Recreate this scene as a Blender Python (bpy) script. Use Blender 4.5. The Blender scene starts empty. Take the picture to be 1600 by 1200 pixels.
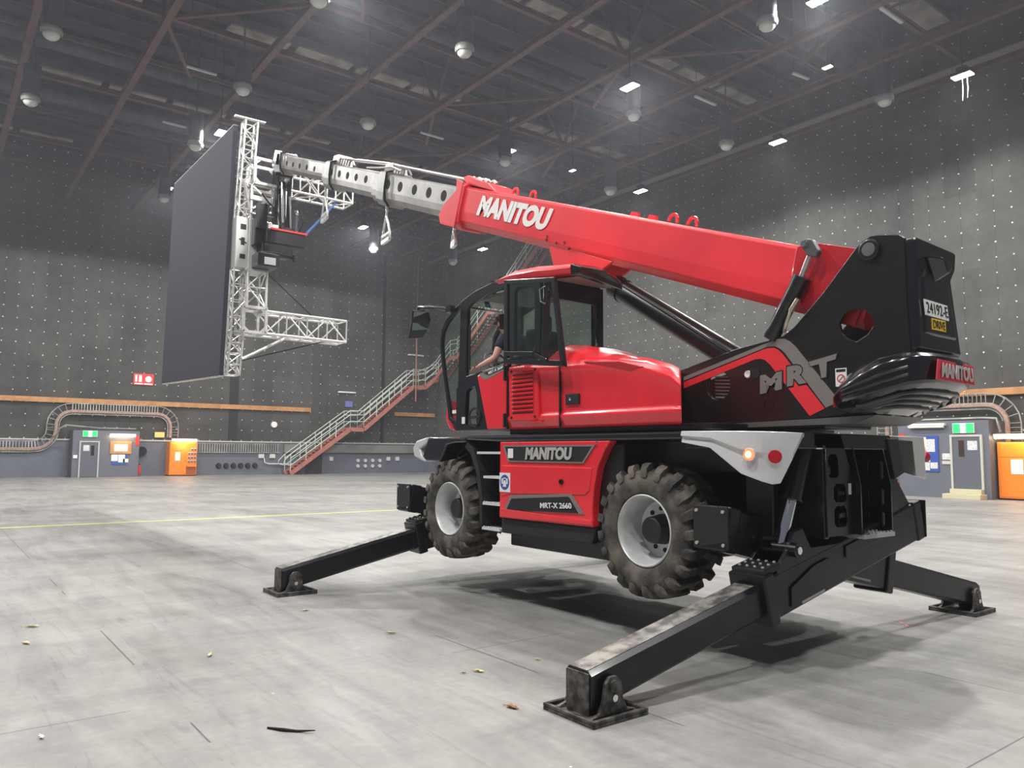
import bpy, bmesh, math, random
from math import sin, cos, pi, radians
from mathutils import Vector, Matrix
random.seed(7)
SC = bpy.context.scene
COL = SC.collection

# ------------------------------------------------------------------ camera
F_PX, PITCH, ROLL, HEAD = 1206.86, 0.0883, 0.0059, 0.6497
CAM = Vector((-4.742, 6.244, 1.660))
def make_camera():
    a, p, r = HEAD, PITCH, ROLL
    F = Vector((cos(a)*cos(p), -sin(a)*cos(p), sin(p)))
    R = Vector((-sin(a), -cos(a), 0)); U = R.cross(F)
    R2 = R*cos(r)+U*sin(r); U2 = U*cos(r)-R*sin(r)
    cd = bpy.data.cameras.new('camera'); cd.sensor_width = 36; cd.lens = F_PX*36/1600
    cd.clip_end = 300
    o = bpy.data.objects.new('camera', cd); COL.objects.link(o)
    m = Matrix((R2, U2, -F)).transposed().to_4x4(); m.translation = CAM
    o.matrix_world = m; SC.camera = o
make_camera()
SC.view_settings.view_transform = 'Standard'
SC.view_settings.look = 'None'
SC.view_settings.gamma = 1
SC.view_settings.use_curve_mapping = False
SC.view_settings.exposure = 0.0
w = bpy.data.worlds.new('world'); SC.world = w; w.use_nodes = True
w.node_tree.nodes['Background'].inputs[0].default_value = (0.75, 0.8, 0.95, 1)
w.node_tree.nodes['Background'].inputs[1].default_value = 0.15
# high bay lamps: (x, y, z, power, radius); the lamps themselves are built further down
LAMP_Z = 16.0
LAMPS = [(8, -3.5), (16.6, -3.4), (30.3, -3.7), (39.8, -3.7),
         (8, -15.6), (15.8, -15.1), (24, -15.3), (39.8, -15.5),
         (7.4, -24.4), (15.4, -24.4), (24, -24.4), (39.4, -24.6),
         (-1, -4), (-1, -15.5), (-1, 8), (8, 9), (-9, -4), (-9, 9), (17, 8), (28, 8), (40, 8)]
LAMP_W = 4150

# ------------------------------------------------------------------ materials
def lin(c):
    return tuple((v/12.92 if v <= .04045 else ((v+.055)/1.055)**2.4) for v in c)
def rgb(r, g, b): return lin((r/255, g/255, b/255))+(1,)
MATS = {}
def mat(name, col, rough=.5, metal=0, coat=0, var=0, vscale=6, bump=0, bscale=40, col2=None, emit=None, es=1, spec=.5):
    if name in MATS: return MATS[name]
    m = bpy.data.materials.new(name); m.use_nodes = True
    nt = m.node_tree; b = nt.nodes['Principled BSDF']
    b.inputs['Base Color'].default_value = col
    b.inputs['Roughness'].default_value = rough; b.inputs['Metallic'].default_value = metal
    b.inputs['Coat Weight'].default_value = coat; b.inputs['Coat Roughness'].default_value = .08
    b.inputs['Specular IOR Level'].default_value = spec
    geo = nt.nodes.new('ShaderNodeTexCoord')
    if var or col2:
        n = nt.nodes.new('ShaderNodeTexNoise'); n.inputs['Scale'].default_value = vscale; n.inputs['Detail'].default_value = 5
        nt.links.new(geo.outputs['Object'], n.inputs['Vector'])
        mx = nt.nodes.new('ShaderNodeMix'); mx.data_type = 'RGBA'
        mx.inputs[6].default_value = col
        mx.inputs[7].default_value = col2 or tuple(min(1, c*(1+var)) for c in col[:3])+(1,)
        rp = nt.nodes.new('ShaderNodeMapRange'); rp.inputs[1].default_value = .4; rp.inputs[2].default_value = .62
        nt.links.new(n.outputs[0], rp.inputs[0]); nt.links.new(rp.outputs[0], mx.inputs[0])
        nt.links.new(mx.outputs[2], b.inputs['Base Color'])
    if bump:
        n2 = nt.nodes.new('ShaderNodeTexNoise'); n2.inputs['Scale'].default_value = bscale; n2.inputs['Detail'].default_value = 4
        nt.links.new(geo.outputs['Object'], n2.inputs['Vector'])
        bp = nt.nodes.new('ShaderNodeBump'); bp.inputs['Strength'].default_value = bump; bp.inputs['Distance'].default_value = .02
        nt.links.new(n2.outputs[0], bp.inputs['Height']); nt.links.new(bp.outputs[0], b.inputs['Normal'])
    if emit:
        b.inputs['Emission Color'].default_value = emit; b.inputs['Emission Strength'].default_value = es
    MATS[name] = m; return m

RED = mat('red_paint', (.76, .016, .028, 1), .3, 0, .6, var=.12, vscale=2)
BRED = mat('boom_red_paint', (.74, .03, .042, 1), .38, 0, .3, var=.15, vscale=1.5)
BLK = mat('black_paint', (.006, .006, .007, 1), .32, 0, .15, var=.5, vscale=3)
PLT = mat('satin_black_plate', (.009, .0075, .007, 1), .3, 0, .25, var=.25, vscale=2)
BEAMK = mat('outrigger_black', (.004, .0045, .007, 1), .36, 0, .12, col2=(.009, .010, .013, 1), vscale=7, spec=.4)
WORN = mat('worn_black', (.022, .021, .021, 1), .5, .2, col2=(.12, .11, .10, 1), vscale=14)
DARK = mat('dark_grey_plastic', (.012, .012, .014, 1), .5, var=.2)
GLOSSK = mat('gloss_black_cover', (.005, .005, .007, 1), .22, 0, .8)
MATTE = mat('matt_black', (.006, .006, .007, 1), .8)
RUB = mat('tyre_rubber', (.038, .035, .031, 1), .78, 0, 0, col2=(.15, .13, .105, 1), vscale=5, bump=.25, bscale=60)
RIM = mat('rim_silver', (.70, .71, .71, 1), .4, .25, 0, var=-.2, vscale=5)
SILV = mat('silver_paint', (.68, .69, .69, 1), .34, .25, .3)
GREYP = mat('grey_decal', (.20, .185, .175, 1), .45)
LGREY = mat('light_grey_decal', (.42, .41, .40, 1), .45)
STEEL = mat('boom_steel_grey', (.42, .41, .40, 1), .42, .45, 0, col2=(.31, .305, .30, 1), vscale=3, bump=.1)
CHROME = mat('chrome', (.85, .85, .86, 1), .08, 1)
ALU = mat('truss_aluminium', (.72, .71, .69, 1), .35, .45, var=-.2, vscale=9)
WHITE = mat('white_vinyl', (.8, .8, .78, 1), .5)
YEL = mat('yellow_plate', (.85, .55, .03, 1), .5)
BLUE = mat('blue_sign', (.03, .08, .35, 1), .5)
WARN = mat('sign_red', (.65, .03, .03, 1), .5)
ORNG = mat('orange_enamel', (.85, .22, .012, 1), .4, 0, .2, var=.08)
GREYW = mat('blue_grey_wall_paint', rgb(98, 101, 112), .6, 0, 0, var=.1, vscale=1.5, bump=.05)
DOORG = mat('door_grey_paint', rgb(92, 95, 106), .45)
CEIL = mat('roof_deck_haze_tint', (.040, .039, .058, 1), .85, var=.4, vscale=.6)  # bluish haze lift painted into the deck colour
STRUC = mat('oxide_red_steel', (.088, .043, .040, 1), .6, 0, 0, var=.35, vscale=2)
STAIRR = mat('stair_oxide_red', (.36, .13, .10, 1), .6, 0, 0, var=.2, vscale=3)
RAILG = mat('handrail_grey_green', (.52, .56, .50, 1), .5, 0, 0, var=.2)
PANELB = mat('pale_insulation_panel', (.30, .265, .225, 1), .8, 0, 0, var=-.45, vscale=1)
DUCT = mat('duct_haze_tint', (.042, .043, .056, 1), .6, var=.4, vscale=2)  # lighter and bluer to imitate haze in the roof space
TIMB = mat('raw_timber', (.50, .25, .10, 1), .65, 0, 0, col2=(.38, .18, .07, 1), vscale=2.2)
TRAY = mat('galvanised_tray', (.36, .35, .33, 1), .5, .4, 0, var=-.4, vscale=1.5)
CABLEM = mat('cable_bundle', (.42, .27, .2, 1), .6, 0, 0, col2=(.25, .2, .18, 1), vscale=8)
SKIN = mat('skin', (.62, .34, .25, 1), .5)
SHIRT = mat('navy_shirt', (.012, .014, .028, 1), .85, bump=.2, bscale=20)
TROUS = mat('dark_trousers', (.02, .02, .022, 1), .9)
CAPM = mat('dark_cap', (.035, .03, .03, 1), .8)
LEAFY = mat('dry_leaf_yellow', (.70, .62, .33, 1), .7, var=-.3, vscale=30)
LEAFB = mat('dry_leaf_brown', (.42, .22, .10, 1), .7, var=-.4, vscale=30)
LAMPG = mat('lamp_emitter', (1, 1, 1, 1), .5, emit=(1, .985, .93, 1), es=40)
WARMT = mat('warm_tube_lit', (1, 1, 1, 1), .5, emit=(1, .72, .42, 1), es=24)
PEARL = mat('opal_glass', (.55, .56, .52, 1), .3)
GRN = mat('exit_green', (.02, .5, .12, 1), .5, emit=(.02, .75, .16, 1), es=.9)
WEM = mat('exit_white', (.9, .95, .9, 1), .5, emit=(.8, 1, .85, 1), es=1.6)
TAILE = mat('tail_lamp_lit', (.8, .02, .01, 1), .3, emit=(1, .06, .02, 1), es=7)
TAILC = mat('tail_lamp_core', (1, .4, .1, 1), .3, emit=(1, .5, .15, 1), es=9)
TAILR = mat('tail_lens_red', (.5, .01, .02, 1), .12, 0, .6)
LEDM = mat('led_panel_face', (.040, .041, .060, 1), .85, 0, 0, bump=.15, bscale=30)
SEATM = mat('seat_fabric', (.025, .025, .028, 1), .9)
CABIN = mat('cab_lining_grey', (.16, .17, .155, 1), .8)
PINK = mat('pink_tape', (.7, .3, .33, 1), .6)
YLINE = mat('yellow_line_paint', (.72, .66, .16, 1), .6, col2=(.6, .55, .2, 1), vscale=3)
PAPER = mat('paper_print', (.75, .75, .74, 1), .7, col2=(.5, .5, .52, 1), vscale=25)
STEPY = mat('pale_yellow_step', (.55, .52, .36, 1), .6)
BLUES = mat('blue_strap', (.05, .12, .32, 1), .7)

def glass_mat(name, tint, gl=.12):
    m = bpy.data.materials.new(name); m.use_nodes = True; nt = m.node_tree
    for n in list(nt.nodes): nt.nodes.remove(n)
    o = nt.nodes.new('ShaderNodeOutputMaterial'); t = nt.nodes.new('ShaderNodeBsdfTransparent'); t.inputs[0].default_value = tint
    g = nt.nodes.new('ShaderNodeBsdfGlossy'); g.inputs['Roughness'].default_value = .03; g.inputs[0].default_value = (.9, .95, .92, 1)
    f = nt.nodes.new('ShaderNodeLayerWeight'); f.inputs[0].default_value = .5
    p4 = nt.nodes.new('ShaderNodeMath'); p4.operation = 'POWER'; p4.inputs[1].default_value = 4; nt.links.new(f.outputs['Facing'], p4.inputs[0])
    ma = nt.nodes.new('ShaderNodeMath'); ma.operation = 'MULTIPLY_ADD'; ma.inputs[1].default_value = .6; ma.inputs[2].default_value = gl/2; nt.links.new(p4.outputs[0], ma.inputs[0])
    mx = nt.nodes.new('ShaderNodeMixShader'); nt.links.new(ma.outputs[0], mx.inputs[0])
    nt.links.new(t.outputs[0], mx.inputs[1]); nt.links.new(g.outputs[0], mx.inputs[2]); nt.links.new(mx.outputs[0], o.inputs[0])
    return m
GLASS = glass_mat('cab_glass', (.86, .92, .88, 1))
DGLASS = glass_mat('tinted_glass', (.68, .76, .71, 1))

def math_n(nt, op, a, b=None):
    n = nt.nodes.new('ShaderNodeMath'); n.operation = op
    for i, v in enumerate((a, b)):
        if v is None: continue
        if isinstance(v, (int, float)): n.inputs[i].default_value = v
        else: nt.links.new(v, n.inputs[i])
    return n.outputs[0]
def wall_mat(name, axis, sp, base, off=(0, 0)):
    m = bpy.data.materials.new(name); m.use_nodes = True; nt = m.node_tree; b = nt.nodes['Principled BSDF']
    b.inputs['Roughness'].default_value = .8; b.inputs['Specular IOR Level'].default_value = .25
    g = nt.nodes.new('ShaderNodeNewGeometry'); s = nt.nodes.new('ShaderNodeSeparateXYZ'); nt.links.new(g.outputs['Position'], s.inputs[0])
    U = math_n(nt, 'ADD', math_n(nt, 'MULTIPLY', s.outputs[axis], 1/sp), 100+off[0])
    V = math_n(nt, 'ADD', math_n(nt, 'MULTIPLY', s.outputs[2], 1/sp), 100+off[1])
    fu = math_n(nt, 'SUBTRACT', math_n(nt, 'FRACT', U), .5); fv = math_n(nt, 'SUBTRACT', math_n(nt, 'FRACT', V), .5)
    d = math_n(nt, 'SQRT', math_n(nt, 'ADD', math_n(nt, 'MULTIPLY', fu, fu), math_n(nt, 'MULTIPLY', fv, fv)))
    wn0 = nt.nodes.new('ShaderNodeTexWhiteNoise'); wn0.noise_dimensions = '2D'
    cm = nt.nodes.new('ShaderNodeCombineXYZ'); nt.links.new(math_n(nt, 'FLOOR', U), cm.inputs[0]); nt.links.new(math_n(nt, 'FLOOR', V), cm.inputs[1])
    nt.links.new(cm.outputs[0], wn0.inputs['Vector'])
    rad = math_n(nt, 'ADD', math_n(nt, 'MULTIPLY', wn0.outputs[0], .02), .037)
    dot = math_n(nt, 'LESS_THAN', d, rad)
    U2 = math_n(nt, 'MULTIPLY', math_n(nt, 'ADD', U, .5), .5)
    pu = math_n(nt, 'FLOOR', U2)
    wn = nt.nodes.new('ShaderNodeTexWhiteNoise'); wn.noise_dimensions = '2D'
    cm2 = nt.nodes.new('ShaderNodeCombineXYZ'); nt.links.new(pu, cm2.inputs[0]); nt.links.new(math_n(nt, 'FLOOR', math_n(nt, 'MULTIPLY', V, .2)), cm2.inputs[1])
    nt.links.new(cm2.outputs[0], wn.inputs['Vector'])
    seam = math_n(nt, 'LESS_THAN', math_n(nt, 'ABSOLUTE', math_n(nt, 'SUBTRACT', math_n(nt, 'FRACT', U2), .5)), .012)
    nz = nt.nodes.new('ShaderNodeTexNoise'); nz.inputs['Scale'].default_value = .55; nz.inputs['Detail'].default_value = 6
    nt.links.new(g.outputs['Position'], nz.inputs['Vector'])
    nz2 = nt.nodes.new('ShaderNodeTexNoise'); nz2.inputs['Scale'].default_value = 3.5; nz2.inputs['Detail'].default_value = 6
    nt.links.new(g.outputs['Position'], nz2.inputs['Vector'])
    k = math_n(nt, 'ADD', math_n(nt, 'MULTIPLY', wn.outputs[0], .22), math_n(nt, 'MULTIPLY', nz.outputs[0], .9))
    k = math_n(nt, 'ADD', k, math_n(nt, 'MULTIPLY', nz2.outputs[0], .45))
    k = math_n(nt, 'ADD', k, .14)
    k = math_n(nt, 'SUBTRACT', k, math_n(nt, 'MULTIPLY', seam, .28))
    mx = nt.nodes.new('ShaderNodeMix'); mx.data_type = 'RGBA'; mx.blend_type = 'MULTIPLY'; mx.inputs[0].default_value = 1
    mx.inputs[6].default_value = base; cc = nt.nodes.new('ShaderNodeCombineColor')
    for i in range(3): nt.links.new(k, cc.inputs[i])
    nt.links.new(cc.outputs[0], mx.inputs[7])
    m2 = nt.nodes.new('ShaderNodeMix'); m2.data_type = 'RGBA'; nt.links.new(dot, m2.inputs[0]); nt.links.new(mx.outputs[2], m2.inputs[6])
    m2.inputs[7].default_value = (.55, .55, .53, 1); nt.links.new(m2.outputs[2], b.inputs['Base Color'])
    return m
WALLF = wall_mat('quilted_board_front', 1, .72, (.070, .069, .066, 1), (.5, .2))
WALLR = wall_mat('quilted_board_right', 0, .63, (.085, .084, .080, 1), (.28, .32))

def floor_mat():
    m = bpy.data.materials.new('painted_stage_floor'); m.use_nodes = True; nt = m.node_tree; b = nt.nodes['Principled BSDF']
    g = nt.nodes.new('ShaderNodeNewGeometry'); s = nt.nodes.new('ShaderNodeSeparateXYZ'); nt.links.new(g.outputs['Position'], s.inputs[0])
    def noise(sc, det, vec=None, dist=0):
        n = nt.nodes.new('ShaderNodeTexNoise'); n.inputs['Scale'].default_value = sc; n.inputs['Detail'].default_value = det; n.inputs['Distortion'].default_value = dist
        nt.links.new(vec or g.outputs['Position'], n.inputs['Vector']); return n.outputs[0]
    def stretch(sx, sy, rot):
        mp = nt.nodes.new('ShaderNodeMapping'); mp.inputs['Scale'].default_value = (sx, sy, 1); mp.inputs['Rotation'].default_value = (0, 0, rot)
        nt.links.new(g.outputs['Position'], mp.inputs['Vector']); return mp.outputs[0]
    k = math_n(nt, 'MULTIPLY', noise(.35, 4, dist=1), .55)
    k = math_n(nt, 'ADD', k, math_n(nt, 'MULTIPLY', noise(1.0, 7, stretch(.4, 2.4, .3), 1.5), .5))
    k = math_n(nt, 'ADD', k, math_n(nt, 'MULTIPLY', noise(1.0, 6, stretch(1.8, .5, -.5), 1), .35))
    k = math_n(nt, 'ADD', k, math_n(nt, 'MULTIPLY', noise(14, 5), .22))
    k = math_n(nt, 'SUBTRACT', k, math_n(nt, 'MULTIPLY', math_n(nt, 'GREATER_THAN', noise(2.2, 8, stretch(.25, 3.5, .45), 2), .63), .07))
    # joints between the floor sheets
    def joint(ax, o, per, wd):
        u = math_n(nt, 'FRACT', math_n(nt, 'ADD', math_n(nt, 'MULTIPLY', math_n(nt, 'SUBTRACT', s.outputs[ax], o), 1/per), 50.5))
        return math_n(nt, 'LESS_THAN', math_n(nt, 'ABSOLUTE', math_n(nt, 'SUBTRACT', u, .5)), wd/per)
    j = math_n(nt, 'MAXIMUM', joint(1, 4.84, 2.4, .006), joint(0, .79, 3.6, .005))
    j = math_n(nt, 'MULTIPLY', j, math_n(nt, 'GREATER_THAN', noise(.5, 3), .5))
    k = math_n(nt, 'SUBTRACT', k, math_n(nt, 'MULTIPLY', j, .4))
    # paint flecks
    v = nt.nodes.new('ShaderNodeTexVoronoi'); v.inputs['Scale'].default_value = 2.2; nt.links.new(g.outputs['Position'], v.inputs['Vector'])
    fl = math_n(nt, 'MULTIPLY', math_n(nt, 'LESS_THAN', v.outputs['Distance'], .022), math_n(nt, 'GREATER_THAN', noise(3.3, 2), .5))
    r = nt.nodes.new('ShaderNodeValToRGB'); e = r.color_ramp.elements
    e[0].position = .42; e[0].color = (.095, .093, .092, 1); e[1].position = 1.0; e[1].color = (.36, .353, .34, 1)
    nt.links.new(k, r.inputs[0])
    mx = nt.nodes.new('ShaderNodeMix'); mx.data_type = 'RGBA'; nt.links.new(fl, mx.inputs[0]); nt.links.new(r.outputs[0], mx.inputs[6]); mx.inputs[7].default_value = (.6, .6, .57, 1)
    nt.links.new(mx.outputs[2], b.inputs['Base Color'])
    rr = nt.nodes.new('ShaderNodeMapRange'); rr.inputs[1].default_value = .3; rr.inputs[2].default_value = .7; rr.inputs[3].default_value = .38; rr.inputs[4].default_value = .6
    nt.links.new(noise(1.2, 5, stretch(.5, 1.5, .2)), rr.inputs[0]); nt.links.new(rr.outputs[0], b.inputs['Roughness'])
    bp = nt.nodes.new('ShaderNodeBump'); bp.inputs['Strength'].default_value = .12; bp.inputs['Distance'].default_value = .01
    nt.links.new(noise(9, 6), bp.inputs['Height']); nt.links.new(bp.outputs[0], b.inputs['Normal'])
    return m
FLOORM = floor_mat()

# ------------------------------------------------------------------ mesh builder
class MB:
    def __init__(s): s.v = []; s.f = []
    def add(s, vs, fs):
        n = len(s.v); s.v += [Vector(v) for v in vs]; s.f += [tuple(i+n for i in f) for f in fs]; return s
    def box(s, lo, hi):
        x0, y0, z0 = lo; x1, y1, z1 = hi
        return s.add([(x0,y0,z0),(x1,y0,z0),(x1,y1,z0),(x0,y1,z0),(x0,y0,z1),(x1,y0,z1),(x1,y1,z1),(x0,y1,z1)],
                     [(0,3,2,1),(4,5,6,7),(0,1,5,4),(1,2,6,5),(2,3,7,6),(3,0,4,7)])
    def bar(s, p0, p1, w, h, up=(0, 0, 1)):
        p0 = Vector(p0); p1 = Vector(p1); d = (p1-p0).normalized(); up = Vector(up)
        if abs(d.dot(up)) > .98: up = Vector((1, 0, 0))
        a = d.cross(up).normalized()*w/2; b = a.cross(d).normalized()*h/2
        c = [-a-b, a-b, a+b, -a+b]
        return s.add([p0+k for k in c]+[p1+k for k in c], [(0,3,2,1),(4,5,6,7),(0,1,5,4),(1,2,6,5),(2,3,7,6),(3,0,4,7)])
    def cyl(s, p0, p1, r0, r1=None, n=16, cap=True):
        r1 = r0 if r1 is None else r1
        p0 = Vector(p0); p1 = Vector(p1); d = (p1-p0).normalized()
        a = d.orthogonal().normalized(); b = d.cross(a)
        vs = [p0+(a*cos(2*pi*i/n)+b*sin(2*pi*i/n))*r0 for i in range(n)]+[p1+(a*cos(2*pi*i/n)+b*sin(2*pi*i/n))*r1 for i in range(n)]
        fs = [(i, (i+1) % n, n+(i+1) % n, n+i) for i in range(n)]
        if cap: fs += [tuple(range(n-1, -1, -1)), tuple(range(n, 2*n))]
        return s.add(vs, fs)
    def tube(s, pts, r, n=8):
        pts = [Vector(p) for p in pts]; m = len(pts); rings = []; prev = None
        for i, p in enumerate(pts):
            d = (pts[min(i+1, m-1)]-pts[max(i-1, 0)]).normalized()
            a = (prev-d*prev.dot(d)).normalized() if prev is not None and (prev-d*prev.dot(d)).length > 1e-4 else d.orthogonal().normalized()
            prev = a; b = d.cross(a); rr = r[i] if isinstance(r, (list, tuple)) else r
            rings.append([p+(a*cos(2*pi*k/n)+b*sin(2*pi*k/n))*rr for k in range(n)])
        return s.loft(rings)
    def loft(s, rings, cap=True, closed=False):
        n = len(rings[0]); m = len(rings); vs = [v for r in rings for v in r]; fs = []
        for j in range(m if closed else m-1):
            for i in range(n):
                a = j*n; b = ((j+1) % m)*n
                fs.append((a+i, a+(i+1) % n, b+(i+1) % n, b+i))
        if cap and not closed: fs += [tuple(range(n-1, -1, -1)), tuple((m-1)*n+i for i in range(n))]
        return s.add(vs, fs)
    def prism(s, pts, ax, a, b):
        def mk(p, q):
            l = [p[0], p[1]]; l.insert(ax, q); return l
        n = len(pts)
        return s.add([mk(p, a) for p in pts]+[mk(p, b) for p in pts], [(i, (i+1) % n, n+(i+1) % n, n+i) for i in range(n)]+[tuple(range(n-1, -1, -1)), tuple(range(n, 2*n))])
    def lathe(s, prof, ax=1, n=48, c=(0, 0, 0)):
        # prof: (axial, radius); open profile
        c = Vector(c); vs = []; fs = []; m = len(prof)
        for i in range(n):
            t = 2*pi*i/n
            for (a, r) in prof:
                p = [r*cos(t), r*sin(t)]; p.insert(ax, a); vs.append(c+Vector(p))
        for i in range(n):
            for j in range(m-1):
                a = i*m+j; b = ((i+1) % n)*m+j; fs.append((a, b, b+1, a+1))
        return s.add(vs, fs)
    def sphere(s, c, r, n=12, sc=(1, 1, 1)):
        c = Vector(c); rings = []
        for j in range(1, n):
            t = pi*j/n
            rings.append([c+Vector((r*sin(t)*cos(2*pi*i/(2*n))*sc[0], r*sin(t)*sin(2*pi*i/(2*n))*sc[1], r*cos(t)*sc[2])) for i in range(2*n)])
        return s.loft(rings)
    def quad(s, a, b, c, d): return s.add([a, b, c, d], [(0, 1, 2, 3)])
    def build(s, name, m, parent=None, bevel=0, smooth=False, seg=2, loc=None):
        org = Vector((0, 0, 0))
        if parent is not None:
            q = parent
            while q: org += q.location; q = q.parent
        if loc is not None: org2 = Vector(loc)
        else: org2 = org
        me = bpy.data.meshes.new(name); me.from_pydata([v-org2 for v in s.v], [], s.f)
        bm = bmesh.new(); bm.from_mesh(me); bmesh.ops.recalc_face_normals(bm, faces=bm.faces); bm.to_mesh(me); bm.free()
        me.materials.append(m); me.update()
        return finish(name, me, parent, org2-org if parent is not None else org2, bevel, smooth, seg)
def finish(name, me, parent, loc, bevel=0, smooth=False, seg=2):
    o = bpy.data.objects.new(name, me); COL.objects.link(o)
    if parent is not None: o.parent = parent
    o.location = loc
    if smooth:
        for p in me.polygons: p.use_smooth = True
        try:
            me.set_sharp_from_angle(angle=radians(38))
        except Exception: pass
    if bevel:
        b = o.modifiers.new('bevel', 'BEVEL'); b.width = bevel; b.segments = seg; b.limit_method = 'ANGLE'; b.angle_limit = radians(35); b.harden_normals = False
    return o
def thing(name, label, cat, loc, group=None):
    o = bpy.data.objects.new(name, None); o.empty_display_size = .2; COL.objects.link(o); o.location = loc
    o['label'] = label; o['category'] = cat
    if group: o['group'] = group
    return o
def tag(o, label, cat, group=None):
    o['label'] = label; o['category'] = cat
    if group: o['group'] = group
    return o
def struct(o): o['kind'] = 'structure'; return o
def worg(parent):
    org = Vector((0, 0, 0)); q = parent
    while q: org += q.location; q = q.parent
    return org
def obj_origin(parent): return worg(parent) if parent is not None else Vector((0, 0, 0))

def curve_mesh(cu):
    o = bpy.data.objects.new('tmp', cu); COL.objects.link(o)
    bpy.context.view_layer.update()
    me = bpy.data.meshes.new_from_object(o.evaluated_get(bpy.context.evaluated_depsgraph_get()))
    bpy.data.objects.remove(o); return me
def holed_plate(name, outer, holes, ax, a, b, m, parent=None, bevel=0):
    """flat plate with cut-outs; outer and holes are 2-D polygons in the plane across axis ax"""
    cu = bpy.data.curves.new('p', 'CURVE'); cu.dimensions = '2D'; cu.fill_mode = 'BOTH'; cu.extrude = abs(b-a)/2
    for poly in [outer]+holes:
        sp = cu.splines.new('POLY'); sp.points.add(len(poly)-1); sp.use_cyclic_u = True
        for i, p in enumerate(poly): sp.points[i].co = (p[0], p[1], 0, 1)
    me = curve_mesh(cu); org = obj_origin(parent)
    for v in me.vertices:
        l = [v.co.x, v.co.y]; l.insert(ax, (a+b)/2+v.co.z); v.co = Vector(l)-org
    bm = bmesh.new(); bm.from_mesh(me); bmesh.ops.remove_doubles(bm, verts=bm.verts, dist=1e-4); bmesh.ops.recalc_face_normals(bm, faces=bm.faces); bm.to_mesh(me); bm.free()
    me.materials.clear(); me.materials.append(m); me.name = name
    return finish(name, me, parent, (0, 0, 0), bevel)
def circ(cx, cy, r, n=24): return [(cx+r*cos(2*pi*i/n), cy+r*sin(2*pi*i/n)) for i in range(n)]
def lettering(name, text, corners, m, parent=None, bold=.03, thick=.004, spacing=1.0, lift=.003):
    """text mesh stretched over the quad corners = BL, BR, TR, TL"""
    cu = bpy.data.curves.new('t', 'FONT'); cu.body = text; cu.offset = bold; cu.space_character = spacing; cu.resolution_u = 4
    cu.fill_mode = 'BOTH'; cu.extrude = .02
    me = curve_mesh(cu)
    xs = [v.co.x for v in me.vertices]; ys = [v.co.y for v in me.vertices]
    x0, x1, y0, y1 = min(xs), max(xs), min(ys), max(ys)
    BL, BR, TR, TL = [Vector(c) for c in corners]
    nrm = (BR-BL).cross(TL-BL).normalized(); org = obj_origin(parent)
    for v in me.vertices:
        u = (v.co.x-x0)/(x1-x0); t = (v.co.y-y0)/(y1-y0); z = v.co.z
        P = (BL*(1-u)+BR*u)*(1-t)+(TL*(1-u)+TR*u)*t
        v.co = P+nrm*(lift+(z/.04+.5)*thick)-org
    bm = bmesh.new(); bm.from_mesh(me); bmesh.ops.recalc_face_normals(bm, faces=bm.faces); bm.to_mesh(me); bm.free()
    me.materials.clear(); me.materials.append(m); me.name = name
    return finish(name, me, parent, (0, 0, 0))
def sk(joints, edges, root=0):
    """skin-modifier body: joints = [(co, radius)]"""
    return joints, edges, root
def skin_obj(name, joints, edges, m, parent=None, root=0, sub=2):
    org = obj_origin(parent)
    me = bpy.data.meshes.new(name); me.from_pydata([Vector(j[0])-org for j in joints], edges, [])
    o = bpy.data.objects.new(name, me); COL.objects.link(o); me.materials.append(m)
    if parent is not None: o.parent = parent
    md = o.modifiers.new('skin', 'SKIN'); md.use_smooth_shade = True
    for i, j in enumerate(joints):
        r = j[1]; me.skin_vertices[0].data[i].radius = (r, r) if not isinstance(r, tuple) else r
        me.skin_vertices[0].data[i].use_root = (i == root)
    sb = o.modifiers.new('sub', 'SUBSURF'); sb.levels = sub; sb.render_levels = sub
    return o

# ================================================================== the hall
HX, HY, TOP = 50.0, -27.5, 17.3
struct(MB().box((-22, HY-.4, -.3), (HX+.4, 20, 0)).build('floor', FLOORM))
struct(MB().box((HX, HY-.4, 0), (HX+.4, 20, 20.5)).build('wall_front', WALLF))
struct(MB().box((-16, HY-.4, 0), (HX+.4, HY, 20.5)).build('wall_right', WALLR))
struct(MB().box((-22, HY-.4, 20.5), (HX+.4, 20, 20.8)).build('ceiling', CEIL))
# painted lower wall with its pale ledge
struct(MB().box((HX-.12, HY, 0), (HX, 20, 2.25)).build('trim_1', GREYW))
struct(MB().box((HX-.2, HY, 2.25), (HX, 20, 2.33)).build('trim_2', mat('pale_ledge', (.5, .5, .48, 1), .6)))
struct(MB().box((-16, HY, 0), (HX-.2, HY+.12, 2.25)).build('trim_3', GREYW))
struct(MB().box((-16, HY, 2.25), (HX-.2, HY+.2, 2.33)).build('trim_4', MATS['pale_ledge']))
# timber rails
tag(MB().box((HX-.22, -16.5, 4.55), (HX-.001, 14, 4.86)).build('timber_rail', TIMB, bevel=.01), 'long pale timber rail across the far wall above the grey booth', 'rail', None)
tag(MB().box((HX-.22, -27.2, 4.5), (HX-.001, -23.5, 4.8)).build('timber_rail', TIMB, bevel=.01), 'short timber rail on the far wall below the staircase, beside the cab', 'rail', None)
tag(MB().box((-10, HY+.001, 4.02), (15, HY+.22, 4.3)).build('timber_rail', TIMB, bevel=.01), 'timber rail on the side wall behind the machine counterweight', 'rail', None)

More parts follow.
